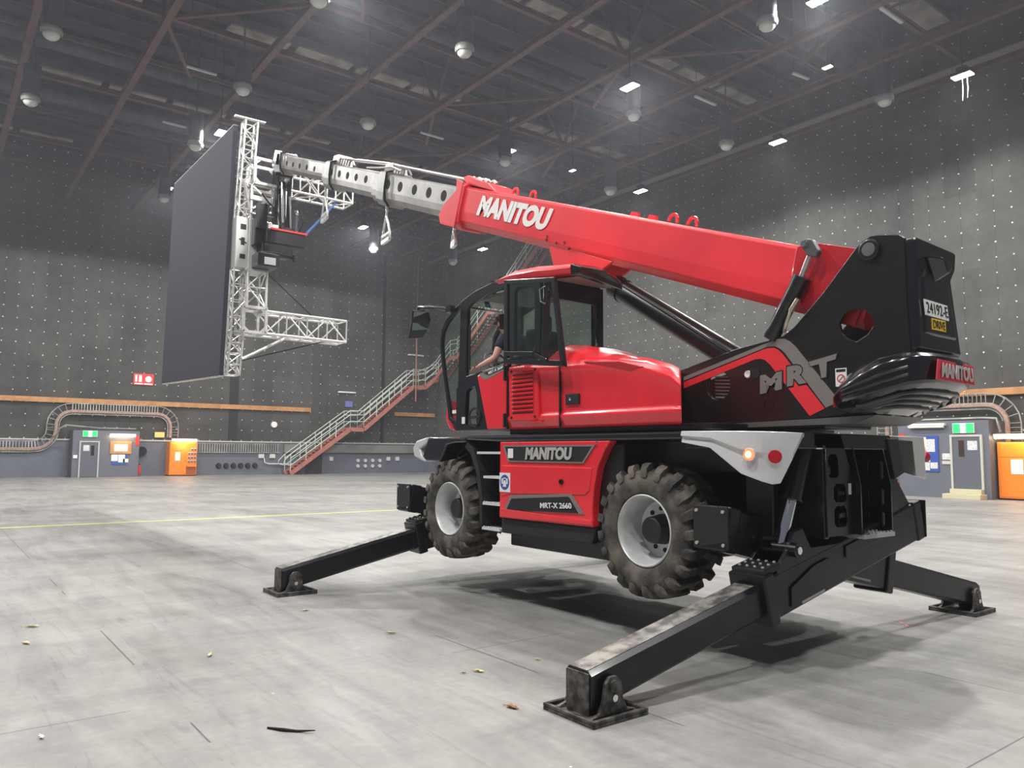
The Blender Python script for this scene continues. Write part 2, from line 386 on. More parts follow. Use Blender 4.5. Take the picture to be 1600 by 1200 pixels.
# added haze volume: lifts the roof blacks, stands in for lens bloom round lamps
hzm = bpy.data.materials.new('added_haze'); hzm.use_nodes = True
for n_ in list(hzm.node_tree.nodes): hzm.node_tree.nodes.remove(n_)
ho_ = hzm.node_tree.nodes.new('ShaderNodeOutputMaterial'); hv_ = hzm.node_tree.nodes.new('ShaderNodeVolumeScatter')
hv_.inputs['Color'].default_value = (.86, .88, 1, 1); hv_.inputs['Density'].default_value = .0014; hv_.inputs['Anisotropy'].default_value = .45
hzm.node_tree.links.new(hv_.outputs[0], ho_.inputs['Volume'])
HZ_ = MB().box((-22.05, HY-.45, -.35), (HX+.45, 20.05, 20.85)).build('haze', hzm); HZ_['kind'] = 'stuff'; HZ_['label'] = 'added thin bluish haze volume lifting the dark tones of the hall'; HZ_['category'] = 'haze'

# steel roof: chords run along X, cross members along Y
for k in range(12):
    y = 15.6-3.9*k
    if y < HY+.3: y = HY+.35
    r = MB(); r.box((-18, y-.13, TOP), (HX-.02, y+.13, TOP+.05)); r.box((-18, y-.02, TOP+.05), (HX-.02, y+.02, TOP+.26)); r.box((-18, y-.13, TOP+.26), (HX-.02, y+.13, TOP+.3))
    struct(r.build('trim_%d' % (5+k), STRUC))
n = 20
for x in (-8, 0.2, 8.3, 16.4, 24.8, 32.9, 41):
    r = MB(); r.box((x-.09, HY+.1, TOP+.32), (x+.09, 19.9, TOP+.36)); r.box((x-.015, HY+.1, TOP+.36), (x+.015, 19.9, TOP+.5)); r.box((x-.09, HY+.1, TOP+.5), (x+.09, 19.9, TOP+.54))
    struct(r.build('trim_%d' % n, STRUC)); n += 1
for x in (4.2, 12.2, 20.6, 28.8, 37, 45):
    struct(MB().box((x-.05, HY+.1, TOP+.32), (x+.05, 19.9, TOP+.44)).build('trim_%d' % n, STRUC)); n += 1
# truss webs rising from the chords, and plan bracing
wb = MB()
for (x, y) in [(24.8, 0), (24.8, -11.7), (16.4, -15.6), (33, -11.7), (16.4, -3.9), (8.3, -11.7), (8.3, -19.5), (24.8, -19.5)]:
    for sx in (-1, 1):
        wb.bar((x, y, TOP+.3), (x+sx*4.1, y-3.9*(.5 if sx > 0 else 1), TOP+.3), .14, .14)
    wb.bar((x, y, TOP+.3), (x+1.6, y, 20.4), .12, .12); wb.bar((x, y, TOP+.3), (x-1.6, y, 20.4), .12, .12)
struct(wb.build('trim_%d' % n, STRUC)); n += 1
# pale insulated strips between dark purlins of the roof
for i, x in enumerate((0, 8.8, 17.8, 26.8, 35.8, 44.6)):
    for j in range(16):
        y = 17.5-2.9*j
        if y-2.5 < HY: break
        if random.random() < .12: continue
        struct(MB().box((x-.55, y-2.55, 19.05), (x+.55, y, 19.15)).build('trim_%d' % n, PANELB)); n += 1
pu = MB()
for x in [(-17+1.5*i) for i in range(45)]:
    pu.box((x-.05, HY, 19.6), (x+.05, 19.9, 19.85))
struct(pu.build('trim_%d' % n, DUCT)); n += 1
# ducts and catwalk shapes lost in the dark roof space
for (x, y0, y1, rr, dl) in ((12.3, -26, 18, .35, 'nearest dark round ventilation duct crossing the roof space above the boom tail'), (31.7, -26, 18, .35, 'dark round roof duct crossing above the white truss top'), (37.3, -26, 18, .4, 'thickest dark round roof duct, farthest from the camera'), (21.3, -26, 18, .3, 'thinnest dark round roof duct, above the red boom nose')):
    tag(MB().cyl((x, y0, 18.75), (x, y1, 18.75), rr, n=20).build('ventilation_duct', DUCT, smooth=True), dl, 'duct', 'ducts in the roof space')
# grey purlin strut edge along the side wall
tag(MB().box((-14, HY+1.0, TOP-.05), (HX-.1, HY+1.5, TOP+.0)).build('wall_gutter', mat('pale_steel', (.17, .155, .15, 1), .6)), 'long pale steel walkway edge under the roof along the side wall', 'walkway')

# lamps of the hall
LAB = {0: 'high bay lamp above the machine cab, beyond the top of the frame',
       1: 'lit high bay lamp at the very top edge, left of the boom', 2: 'lit high bay lamp just left of the white truss top',
       3: 'lit high bay lamp by the upper left corner of the dark screen', 4: 'lit high bay lamp cut by the top edge of the photo',
       5: 'large lit high bay lamp above the red boom lettering', 6: 'lit high bay lamp hidden above the middle of the boom', 7: 'lit high bay lamp under the grey boom sections, right of the hanging hook',
       8: 'lit high bay lamp with two hanging cords at upper right', 9: 'lit high bay lamp above the boom tail, near the side wall', 10: 'lit high bay lamp behind the boom near the side wall',
       11: 'lit high bay lamp seen between boom and cab roof'}
for i, (x, y) in enumerate(LAMPS):
    lab = LAB.get(i)
    t = thing('high_bay_lamp', lab or 'lit high bay lamp over the near part of the hall, out of view', 'lamp', (x, y, LAMP_Z), 'high bay lamps under the roof')
    h = MB(); h.box((x-.36, y-.2, LAMP_Z+.03), (x+.36, y+.2, LAMP_Z+.16)); h.box((x-.18, y-.12, LAMP_Z+.16), (x+.18, y+.12, LAMP_Z+.36))
    h.cyl((x, y, LAMP_Z+.36), (x, y, 20.5), .02, n=8)
    h.build('housing', DARK, t, bevel=.02)
    MB().box((x-.34, y-.18, LAMP_Z), (x+.34, y+.18, LAMP_Z+.028)).build('lens', LAMPG, t)
    if i == 8:
        c = MB(); c.tube([(x-.12, y-.1, LAMP_Z), (x-.14, y-.1, LAMP_Z-.5), (x-.1, y-.1, LAMP_Z-.85)], .012, 6); c.tube([(x+.05, y-.1, LAMP_Z), (x+.04, y-.1, LAMP_Z-.45), (x+.07, y-.1, LAMP_Z-.9)], .012, 6); c.build('hanging_cord', WHITE, t)
    ld = bpy.data.lights.new('lamp_light', 'SPOT'); ld.energy = LAMP_W*(.42 if y < -20 else 1.12); ld.spot_size = radians(136 if y < -20 else 163.5); ld.spot_blend = .8 if y < -20 else .10; ld.shadow_soft_size = .3
    ld.color = (1, .985, .95)
    lo = bpy.data.objects.new('lamp_light', ld); COL.objects.link(lo); lo.parent = t; lo.location = (0, 0, -.06)
for (x, y, l) in ((10.2, -19.8, 'small floodlight in the roof left of the corded lamp'), (24, -19.4, 'small faint floodlight in the roof above the boom root')):
    t = thing('small_floodlight', l, 'lamp', (x, y, LAMP_Z))
    MB().box((x-.2, y-.12, LAMP_Z+.05), (x+.2, y+.12, LAMP_Z+.2)).cyl((x, y, LAMP_Z+.2), (x, y, 20.5), .02, n=6).build('housing', DARK, t, bevel=.02)
    MB().box((x-.17, y-.1, LAMP_Z+.02), (x+.17, y+.1, LAMP_Z+.049)).build('lens', mat('floodlight_lens', (.9, .9, .85, 1), .4, emit=(1, 1, .9, 1), es=3), t)
# pendants: dark drum with an opal globe
PEND = [(23.4, 3.7), (29.5, 3.7), (23.5, -2.5), (16.1, -7.5), (23.4, -7.6), (23.2, -14.5), (8.9, -14.1), (9.3, -22.2), (15.7, -21.0), (23.1, -21.2), (40.8, -23.0), (41.4, -17.1), (16.3, -2.4), (17.5, -17.1), (30.2, -2.6), (38.7, -3.3)]
PL = ['leftmost of the pendants in the upper row, near the top left corner', 'below and left of the first red chord at far left', 'left of the white truss top, above it',
      'near the top of the photo above the grey boom sections', 'above the first grey boom section, left of centre', 'above the boom nose, in the middle of the roof', 'at the top edge right of centre', 'at the upper right, left of the corded lamp', 'between the big lit lamp and the lamp over the boom tail', 'just above the middle of the red boom', 'low under the boom nose by the lamp over the cab', 'low under the hanging hook beside a lit lamp',
      'cut by the top edge above the boom', 'close beside the large lit lamp over the boom', 'faint one right of the lamp by the truss top', 'beneath the lamp at the screen upper left corner']
for (x, y), l in zip(PEND, PL):
    z = 15.9 if x == 17.5 else 15.0; t = thing('pendant_light', 'unlit drum pendant, '+l, 'lamp', (x, y, z), 'unlit drum pendants')
    MB().cyl((x, y, z+.25), (x, y, z+1.5), .3, n=20).cyl((x, y, z+1.5), (x, y, 20.5), .03, n=8).build('drum', DUCT, t, smooth=True)
    MB().lathe([(.28, .3), (.2, .33), (.12, .33), (.05, .3)], 2, 20, (x, y, z)).build('trim_ring', mat('pale_ring', (.3, .3, .29, 1), .5), t, smooth=True)
    MB().sphere((x, y, z+.08), .26, 8, (1, 1, .8)).build('globe', PEARL, t, smooth=True)
# unlit tubes hung in the roof
TB = [((24.8, -.8), (24.8, -1.9), 'upper left roof, right of the second chord'), ((30.6, -1.3), (30.6, -2.3), 'left roof near the lit lamp by the truss'), ((14.7, -17.7), (14.7, -19.0), 'right of the large lit lamp over the boom'), ((7, -17.5), (7, -18.9), 'at the top right edge of the roof'), ((24.6, -10.8), (24.6, -12), 'faint one above the middle of the grey boom'), ((11.2, -19.1), (11.1, -20), 'left of the small floodlight')]
for a, b, l in TB:
    t = thing('fluorescent_batten', 'unlit white fluorescent batten, '+l, 'lamp', (a[0], (a[1]+b[1])/2, 16), 'unlit battens in the roof')
    MB().bar((a[0], a[1], 16), (b[0], b[1], 16), .12, .07).build('tube_body', mat('batten_white', (.5, .5, .5, 1), .5), t, bevel=.01)
    MB().cyl((a[0], a[1]-.1, 16), (a[0], a[1]-.1, 20.5), .01, n=6).cyl((b[0], b[1]+.1, 16), (b[0], b[1]+.1, 20.5), .01, n=6).build('hanger', DUCT, t)

# cable ladders
def ladder_path(cent, wdt, plane, depth, label, step=.16, base=None, cab=True, wide=None):
    """cent: 2-D path (h, z); plane('x' = front wall, 'y' = right wall), depth = distance coordinate"""
    P = (lambda h, z, d=0: Vector((depth-d, h, z))) if plane == 'x' else (lambda h, z, d=0: Vector((h, depth+d, z)))
    t = thing('cable_ladder', label, 'cable tray', P(cent[0][0], 0))
    rail = MB(); rungs = MB(); L = []; Rr = []
    n = len(cent)
    for i, (h, z) in enumerate(cent):
        a = cent[max(i-1, 0)]; b = cent[min(i+1, n-1)]
        dx, dz = b[0]-a[0], b[1]-a[1]; l = math.hypot(dx, dz); nx, nz = -dz/l, dx/l
        L.append((h+nx*wdt/2, z+nz*wdt/2)); Rr.append((h-nx*wdt/2, z-nz*wdt/2))
    for S in (L, Rr):
        for i in range(n-1): rail.bar(P(*S[i]), P(*S[i+1]), .05, .05)
    for i in range(n-1):
        l = math.hypot(cent[i+1][0]-cent[i][0], cent[i+1][1]-cent[i][1]); k = max(1, int(l/step))
        for j in range(k):
            u = j/k
            rungs.bar(P(L[i][0]*(1-u)+L[i+1][0]*u, L[i][1]*(1-u)+L[i+1][1]*u), P(Rr[i][0]*(1-u)+Rr[i+1][0]*u, Rr[i][1]*(1-u)+Rr[i+1][1]*u), .07, .03)
    rail.build('side_rail', TRAY, t); rungs.build('rungs', TRAY, t)
    if cab:
        c = MB()
        for k in range(3):
            f = .62-.12*k
            c.tube([P(L[i][0]*f+cent[i][0]*(1-f), L[i][1]*f+cent[i][1]*(1-f), .06) for i in range(n)], .06, 6)
        c.build('cable_bundle', CABLEM, t)
    return t
def arc(cx, cz, r, a0, a1, k=6): return [(cx+r*cos(radians(a0+(a1-a0)*i/k)), cz+r*sin(radians(a0+(a1-a0)*i/k))) for i in range(k+1)]
X1 = HX-.3
ladder_path([(14, 1.85), (1.2, 1.85)]+arc(1.0, 2.85, 1.0, 270, 180, 5)[1:]+[(0.0, 3.0)]+arc(-1.0, 3.2, 1.0, 0, 90, 5)[0:]+[(-5.9, 4.2)]+arc(-5.9, 3.2, 1.0, 90, 180, 5)[1:]+[(-6.9, 2.5)], .66, 'x', X1, 'galvanised cable ladder arching over the left grey booth')
ladder_path([(-8.5, 1.85), (-14.2, 1.85)], .62, 'x', X1, 'straight cable ladder between orange cabinet and staircase foot', cab=False)
tag(MB().box((HX-.4, -27.2, 1.55), (HX-.13, -14.5, 2.15)).build('cable_trunking', mat('grey_trunking', (.20, .20, .19, 1), .7, var=-.3, vscale=.4)), 'long grey steel trunking along the far wall behind the staircase', 'trunking')
Y1 = HY+.35
ladder_path([(12.3, 2.2), (12.3, 3.0)]+arc(11.6, 3.1, .7, 0, 90, 5)+[(8.2, 3.8)]+arc(8.2-.0, 2.9, .9, 90, 180, 5)[1:]+[(7.3, 2.2)], .62, 'y', Y1, 'galvanised cable ladder arching over the right grey booth')

# vertical red pipe and dark column on the far wall
tag(MB().cyl((HX-1.9, -24.4, 5.6), (HX-1.9, -24.4, TOP), .06, n=10).build('riser_pipe', mat('pipe_oxide', (.28, .12, .09, 1), .6), smooth=True), 'thin red brown vertical pipe hanging in front of far wall at the stair landing', 'pipe')
struct(MB().box((HX-.08, -22.6, 2.4), (HX, -22.35, TOP)).build('trim_%d' % n, MATTE)); n += 1
struct(MB().box((HX-.05, -11.2, 2.4), (HX, -10.6, TOP)).build('trim_%d' % n, mat('dark_strip', (.018, .018, .018, 1), .8))); n += 1
struct(MB().box((HX-.16, -17.5, 0), (HX-.1, -16.2, 2.2)).build('trim_%d' % n, mat('dark_paint_patch', (.03, .03, .034, 1), .6))); n += 1

# wall-mounted bits on the far wall
def plate_x(name, y0, y1, z0, z1, m, label, cat, depth=.08, x=HX-.001, group=None, bevel=.01):
    return tag(MB().box((x-depth, min(y0, y1), z0), (x, max(y0, y1), z1)).build(name, m, bevel=bevel), label, cat, group)
t = thing('fire_point_sign', 'pair of red fire equipment signs high on the far wall left of the screen', 'sign', (HX-.05, -5, 5.9))
MB().box((HX-.08, -5.62, 5.9), (HX-.02, -4.4, 6.65)).build('sign_board', WARN, t)
MB().box((HX-.1, -4.62, 6.1), (HX-.08, -4.5, 6.55)).box((HX-.1, -4.9, 6.1), (HX-.08, -4.72, 6.55)).cyl((HX-.1, -5.3, 6.3), (HX-.08, -5.3, 6.3), .2, n=20).box((HX-.1, -4.98, 5.94), (HX-.08, -4.48, 6.02)).box((HX-.1, -5.55, 5.94), (HX-.08, -5.05, 6.02)).build('white_symbols', WHITE, t)
plate_x('notice_plate', -5.8, -6.4, 2.5, 2.85, mat('yellow_sign_face', (.8, .62, .2, 1), .5), 'small yellow notice on the far wall left of the orange cabinet', 'sign', x=HX-.2)
t = plate_x('exit_symbol_plate', -19.3, -19.9, 5.05, 5.5, mat('blue_small_sign', (.15, .17, .45, 1), .5), 'small blue square sign on the far wall above the stair landing', 'sign')
for (ya, z, l) in ((-19.4, 6.1, 'left of the staircase above the small blue sign'), (-25.4, 9.45, 'higher one beside the red vertical pipe')):
    t = thing('wall_batten_light', 'white fluorescent batten on the far wall, '+l, 'lamp', (HX-.1, ya, z))
    MB().box((HX-.16, ya-.72, z), (HX-.02, ya+.72, z+.12)).build('batten_body', WHITE, t, bevel=.01)
    MB().cyl((HX-.2, ya-.68, z+.05), (HX-.2, ya+.68, z+.05), .03, n=8).build('tube', mat('tube_white', (.85, .85, .85, 1), .4), t)
tag(MB().cyl((HX-.15, -13.8, 3.55), (HX, -13.8, 3.55), .22, n=20).build('wall_bell', WHITE, bevel=.02), 'round white alarm bell on the far wall left of the staircase', 'bell')
for (y, z, l) in ((-12.9, 1.3, 'left of two white socket boxes by the stair foot'), (-13.7, 1.3, 'right of two white socket boxes by the stair foot'), (-18.2, 1.1, 'grey socket box just right of the dark wall patch'), (-23.0, 1.1, 'socket box left of the machine front fender'), (-23.8, 1.1, 'small socket box nearest the front fender')):
    plate_x('socket_box', y-.2 if z > 1.2 else y-.15, y+.2 if z > 1.2 else y+.15, z-.15, z+.15, mat('box_white', (.6, .6, .58, 1), .5), l, 'socket box', .14, HX-.121, 'white socket boxes on the far wall')
for k in range(6):
    y = -10-.5*k
    o = MB().cyl((HX-.32, y, .62), (HX-.121, y, .62), .14, .2, n=14)
    tag(o.build('wall_socket_outlet', DARK, smooth=True), 'dark round cable inlet low on the far wall, '+('leftmost', 'second', 'third', 'fourth', 'fifth', 'rightmost')[k]+' of the row of six', 'outlet', 'dark cable inlets low on the far wall')
for r in range(2):
    for k in range(4):
        y = -20.4-.62*k
        tag(MB().cyl((HX-.25, y, .97-.42*r), (HX-.121, y, .97-.42*r), .13, n=14).build('round_outlet', mat('outlet_pale', (.6, .6, .6, 1), .5), smooth=True), 'pale round outlet right of the stairs, %s row, %s' % (('upper', 'lower')[r], ('leftmost', 'second from left', 'second from right', 'rightmost')[k]), 'outlet', 'pale round outlets low on the far wall')
tag(MB().tube([(HX-.25, -13.1, 1.15), (HX-.25, -13.15, .85), (HX-.25, -13.4, .75), (HX-.25, -16.2, .72)], .04, 6).build('conduit', WHITE, smooth=True), 'thin white conduit running from the socket boxes behind the stairs', 'conduit')

# booth builder: left booth faces -X, right booth faces +Y
def exit_sign(P, w_, label):
    t = thing('exit_sign', label, 'sign', P(0, 0))
    def bx(a0, a1, z0, z1, d0, d1, m, nm):
        q = [P(a0, z0, d0), P(a1, z1, d1)]
        lo = [min(q[0][i], q[1][i]) for i in range(3)]; hi = [max(q[0][i], q[1][i]) for i in range(3)]
        return MB().box(lo, hi).build(nm, m, t)
    bx(-w_/2, w_/2, 0, .38, 0, .07, mat('sign_case', (.7, .75, .7, 1), .5), 'case')
    bx(-w_/2+.02, -.1, .02, .36, .07, .085, GRN, 'green_face'); bx(.1, w_/2-.02, .02, .36, .07, .085, GRN, 'green_face')
    bx(-.1, .1, .02, .36, .07, .085, WEM, 'white_door')
    f = MB(); f.bar(P(-.01, .22, .09), P(.03, .1, .09), .05, .01); f.bar(P(.03, .1, .09), P(.07, .04, .09), .03, .01); f.bar(P(-.01, .12, .09), P(-.06, .05, .09), .03, .01); f.sphere(P(-.02, .28, .09), .03, 6); f.build('running_figure', GRN, t)

def rect_m(mb, P, a0, a1, z0, z1, d0, d1):
    q = [P(a0, z0, d0), P(a1, z1, d1)]
    return mb.box([min(q[0][i], q[1][i]) for i in range(3)], [max(q[0][i], q[1][i]) for i in range(3)])
def R1(nm, P, a0, a1, z0, z1, d0, d1, m, parent=None, bevel=0): return rect_m(MB(), P, a0, a1, z0, z1, d0, d1).build(nm, m, parent, bevel)

# --- left booth
PX = lambda a, z, d=0: Vector((48.5-d, a, z))
struct(MB().box((48.5, -4.65, 0), (HX-.12, -.95, 2.85)).build('wall_booth_left', GREYW))
d1 = struct(R1('door_1', PX, -2.32, -1.38, 0.02, 2.1, .01, .06, DOORG))
R1('door_frame', PX, -2.4, -2.32, 0, 2.2, 0, .09, mat('door_frame_grey', (.45, .45, .44, 1), .5), d1); R1('door_frame', PX, -1.38, -1.3, 0, 2.2, 0, .09, MATS['door_frame_grey'], d1); R1('door_frame', PX, -2.32, -1.38, 2.12, 2.2, 0, .09, MATS['door_frame_grey'], d1)
R1('window_slot', PX, -2.12, -1.94, 1.32, 1.92, .06, .07, MATTE, d1); R1('door_notice', PX, -1.85, -1.52, 1.6, 1.95, .06, .07, PAPER, d1)
MB().bar(PX(-2.27, .95, .1), PX(-2.27, 1.2, .1), .04, .04).build('door_handle', CHROME, d1)
exit_sign(lambda a, z, d=0: PX(a-1.85, z+2.45, d), .8, 'green exit sign over the left booth door')
def tube_lamp(P, a0, a1, z, label, lit=True, power=60):
    t = thing('tube_lamp', label, 'lamp', P((a0+a1)/2, z, 0))
    R1('fitting', P, a0, a1, z+.08, z+.18, .0, .2, mat('fitting_white', (.7, .7, .68, 1), .5), t, .01)
    p, q = P(a0+.04, z+.04, .15), P(a1-.04, z+.04, .15)
    MB().cyl(p, q, .045, n=10).build('tube', WARMT if lit else WHITE, t, smooth=True)
    if lit:
        ld = bpy.data.lights.new('tube_light', 'POINT'); ld.energy = power; ld.color = (1, .62, .32); ld.shadow_soft_size = .3
        lo = bpy.data.objects.new('tube_light', ld); COL.objects.link(lo); lo.parent = t
        lo.location = P((a0+a1)/2, z-.25, .55)-t.location
tube_lamp(PX, -4.4, -2.9, 2.5, 'lit warm fluorescent lamp over the framed notice of the left booth', power=30)
t = thing('notice_board', 'wooden framed map board with papers beneath on the left booth', 'notice board', PX(-3.6, 1))
R1('frame', PX, -4.2, -2.98, 1.42, 2.2, .01, .06, TIMB, t, .01); R1('map', PX, -3.98, -3.2, 1.58, 2.02, .06, .07, PAPER, t)
R1('blue_board', PX, -4.0, -3.1, .75, 1.4, .01, .03, BLUE, t)
for a0, a1, z0, z1 in ((-3.45, -3.08, .98, 1.38), (-3.85, -3.48, .9, 1.38), (-4.05, -3.75, .9, 1.12)): R1('paper_sheet', PX, a0, a1, z0, z1, .03, .04, WHITE, t)
R1('socket_box', PX, -1.22, -1.0, 1.15, 1.35, 0, .08, WHITE); bpy.data.objects[-1] if False else None
tag([o for o in COL.objects if o.name.startswith('socket_box') and 'label' not in o][0], 'small white switch box left of the left booth door', 'switch')
tag(R1('fire_sign', PX, -4.63, -4.42, 1.95, 2.55, .0, .03, WARN), 'narrow red fire sign at the right corner of the left booth', 'sign')
def extinguisher(c, label, tilt=0):
    x, y, z = c; t = thing('fire_extinguisher', label, 'fire extinguisher', c)
    MB().lathe([(0, .001), (0, .09), (.03, .1), (.5, .1), (.57, .06), (.6, .03), (.62, .001)], 2, 20, c).build('cylinder_body', WARN, t, smooth=True)
    MB().box((x-.02, y-.05, z+.6), (x+.02, y+.09, z+.67)).tube([(x, y+.05, z+.6), (x, y+.14, z+.45), (x, y+.12, z+.15)], .015, 6).build('valve_and_hose', MATTE, t)
extinguisher((49.2, -4.85, .12), 'red fire extinguisher at the right corner of the left booth')
tag(MB().cyl((49.6, -5.05, 1.6), (49.88, -5.05, 1.6), .3, n=20).build('hose_reel', MATTE, smooth=True), 'dark hose reel on the wall between left booth and orange cabinet', 'hose reel')
MB()

def orange_cabinet(P, a0, a1, h, label, flip=1):
    """distribution cabinet; a0 = left edge as seen"""
    t = thing('orange_cabinet', label, 'electrical cabinet', P((a0+a1)/2, 0))
    s_ = 1 if a1 > a0 else -1; W_ = abs(a1-a0)
    def A(u): return a0+s_*u*W_
    R1('body', P, a0, a1, .06, h, -1.0, 0, ORNG, t, .02); R1('plinth', P, a0, a1, 0, .06, -1.0, -.02, MATTE, t)
    R1('door_panel', P, A(.03), A(.6), .12, h*.72, .0, .02, ORNG, t, .01); R1('upper_door', P, A(.03), A(.45), h*.74, h-.06, .0, .02, ORNG, t, .01)
    R1('paper_notice', P, A(.2), A(.38), h*.45, h*.7, .02, .03, WHITE, t)
    for i in range(3):
        for j in range(4):
            if i == 0 and j == 3: continue
            R1('outlet', P, A(.66+.11*i), A(.74+.11*i), h*(.40+.12*j), h*(.47+.12*j), .0, .06, LGREY, t)
            R1('outlet_lid', P, A(.67+.11*i), A(.73+.11*i), h*(.41+.12*j), h*(.435+.12*j), .06, .08, MATTE, t)
    R1('lower_recess', P, A(.62), A(.97), .12, h*.28, .0, .03, mat('recess_brown', (.35, .07, .02, 1), .5), t)
    R1('shelf', P, A(.62), A(.98), h*.27, h*.31, .0, .14, ORNG, t)
    MB().cyl(P(A(.56), h*.45, .03), P(A(.56), h*.45, .06), .03, n=10).build('lock', CHROME, t)
PC = lambda a, z, d=0: Vector((48.8-d, a, z))
orange_cabinet(PC, -6.55, -8.25, 2.2, 'orange electrical cabinet on the far wall right of the left booth')
tube_lamp(PC, -8.2, -6.6, 2.25, 'lit warm fluorescent lamp on top of the far orange cabinet', power=45)
tag(MB().tube([(49.4, .05, 2.4), (49.2, -.15, 2.5), (49.0, -.3, 2.95), (48.9, -.6, 3.15), (48.9, -2.4, 3.0), (48.9, -4.5, 3.0)], .05, 6).build('conduit', TRAY, smooth=True), 'grey flexible conduit looping over the left booth roof', 'conduit')

# --- right booth
PY = lambda a, z, d=0: Vector((a, -25.6+d, z))
struct(MB().box((7.55, HY+.12, 0), (10.95, -25.6, 2.98)).build('wall_booth_right', GREYW))
d2 = struct(R1('door_2', PY, 7.85, 8.85, .38, 2.36, .005, .05, DOORG))
for (a0, a1, z0, z1) in ((8.85, 8.93, .35, 2.44), (7.77, 7.85, .35, 2.44), (7.85, 8.85, 2.36, 2.44)): R1('door_frame', PY, a0, a1, z0, z1, 0, .08, mat('pale_frame', (.5, .5, .45, 1), .5), d2)
R1('window_slot', PY, 8.42, 8.62, 1.6, 2.22, .05, .06, mat('brown_glass', (.05, .03, .025, 1), .2), d2); R1('door_notice', PY, 7.95, 8.3, 1.85, 2.2, .05, .06, PAPER, d2)
t = thing('door_step', 'pale yellow double step below the right booth door', 'step', PY(8.35, 0)); R1('lower_step', PY, 7.7, 9.05, 0, .19, 0, .62, STEPY, t, .01); R1('upper_step', PY, 7.78, 8.9, .19, .37, 0, .32, STEPY, t, .01)
exit_sign(lambda a, z, d=0: PY(8.42+a, z+2.5, d), .78, 'green exit sign over the right booth door')
tube_lamp(PY, 9.05, 10.5, 2.72, 'unlit white batten lamp on the upper left of the right booth', lit=False)
t = thing('notice_board', 'tall blue notice board with white papers on the right booth', 'notice board', PY(9.8, 1))
R1('blue_board', PY, 9.38, 10.2, 1.0, 2.42, .01, .04, BLUE, t)
for a0, a1, z0, z1 in ((9.5, 10.1, 1.78, 2.28), (9.7, 9.95, 1.38, 1.7), (9.72, 10.16, 1.05, 1.36), (9.42, 9.7, 1.12, 1.36)): R1('paper_sheet', PY, a0, a1, z0, z1, .04, .05, PAPER, t)
tag(R1('notice_paper', PY, 8.95, 9.25, 1.48, 1.72, 0, .02, PAPER), 'small white notice left of the right booth door', 'notice')
tag(R1('switch_panel', PY, 8.9, 9.25, 1.3, 1.42, 0, .05, mat('switch_pink', (.6, .5, .5, 1), .5), None, .005), 'row of small switches under the notice left of the right booth door', 'switch')
tag(R1('fire_sign', PY, 10.68, 10.9, 2.0, 2.5, 0, .03, WARN), 'narrow red fire sign at the left corner of the right booth', 'sign')
extinguisher((11.15, -25.75, .0), 'red fire extinguisher left of the right booth behind the machine')
tag(MB().cyl((11.3, HY+.121, 1.5), (11.3, HY+.5, 1.5), .3, n=20).build('hose_reel', mat('reel_red', (.45, .05, .08, 1), .4), smooth=True), 'red hose reel on the wall left of the right booth', 'hose reel')
PO = lambda a, z, d=0: Vector((a, -26.0+d, z))
orange_cabinet(PO, 7.45, 5.2, 2.15, 'orange electrical cabinet at the right edge beside the right booth')
tube_lamp(PO, 5.3, 7.5, 2.28, 'lit warm fluorescent lamp on top of the right edge orange cabinet', power=40)
tag(MB().tube([(10.4, -26, 3.06), (7.9, -26, 3.08), (7.42, -26, 3.05), (7.36, -26, 2.8), (7.3, -26, 2.52)], .05, 6).build('conduit', TRAY, smooth=True), 'grey conduit over the right booth roof down to the orange cabinet', 'conduit')

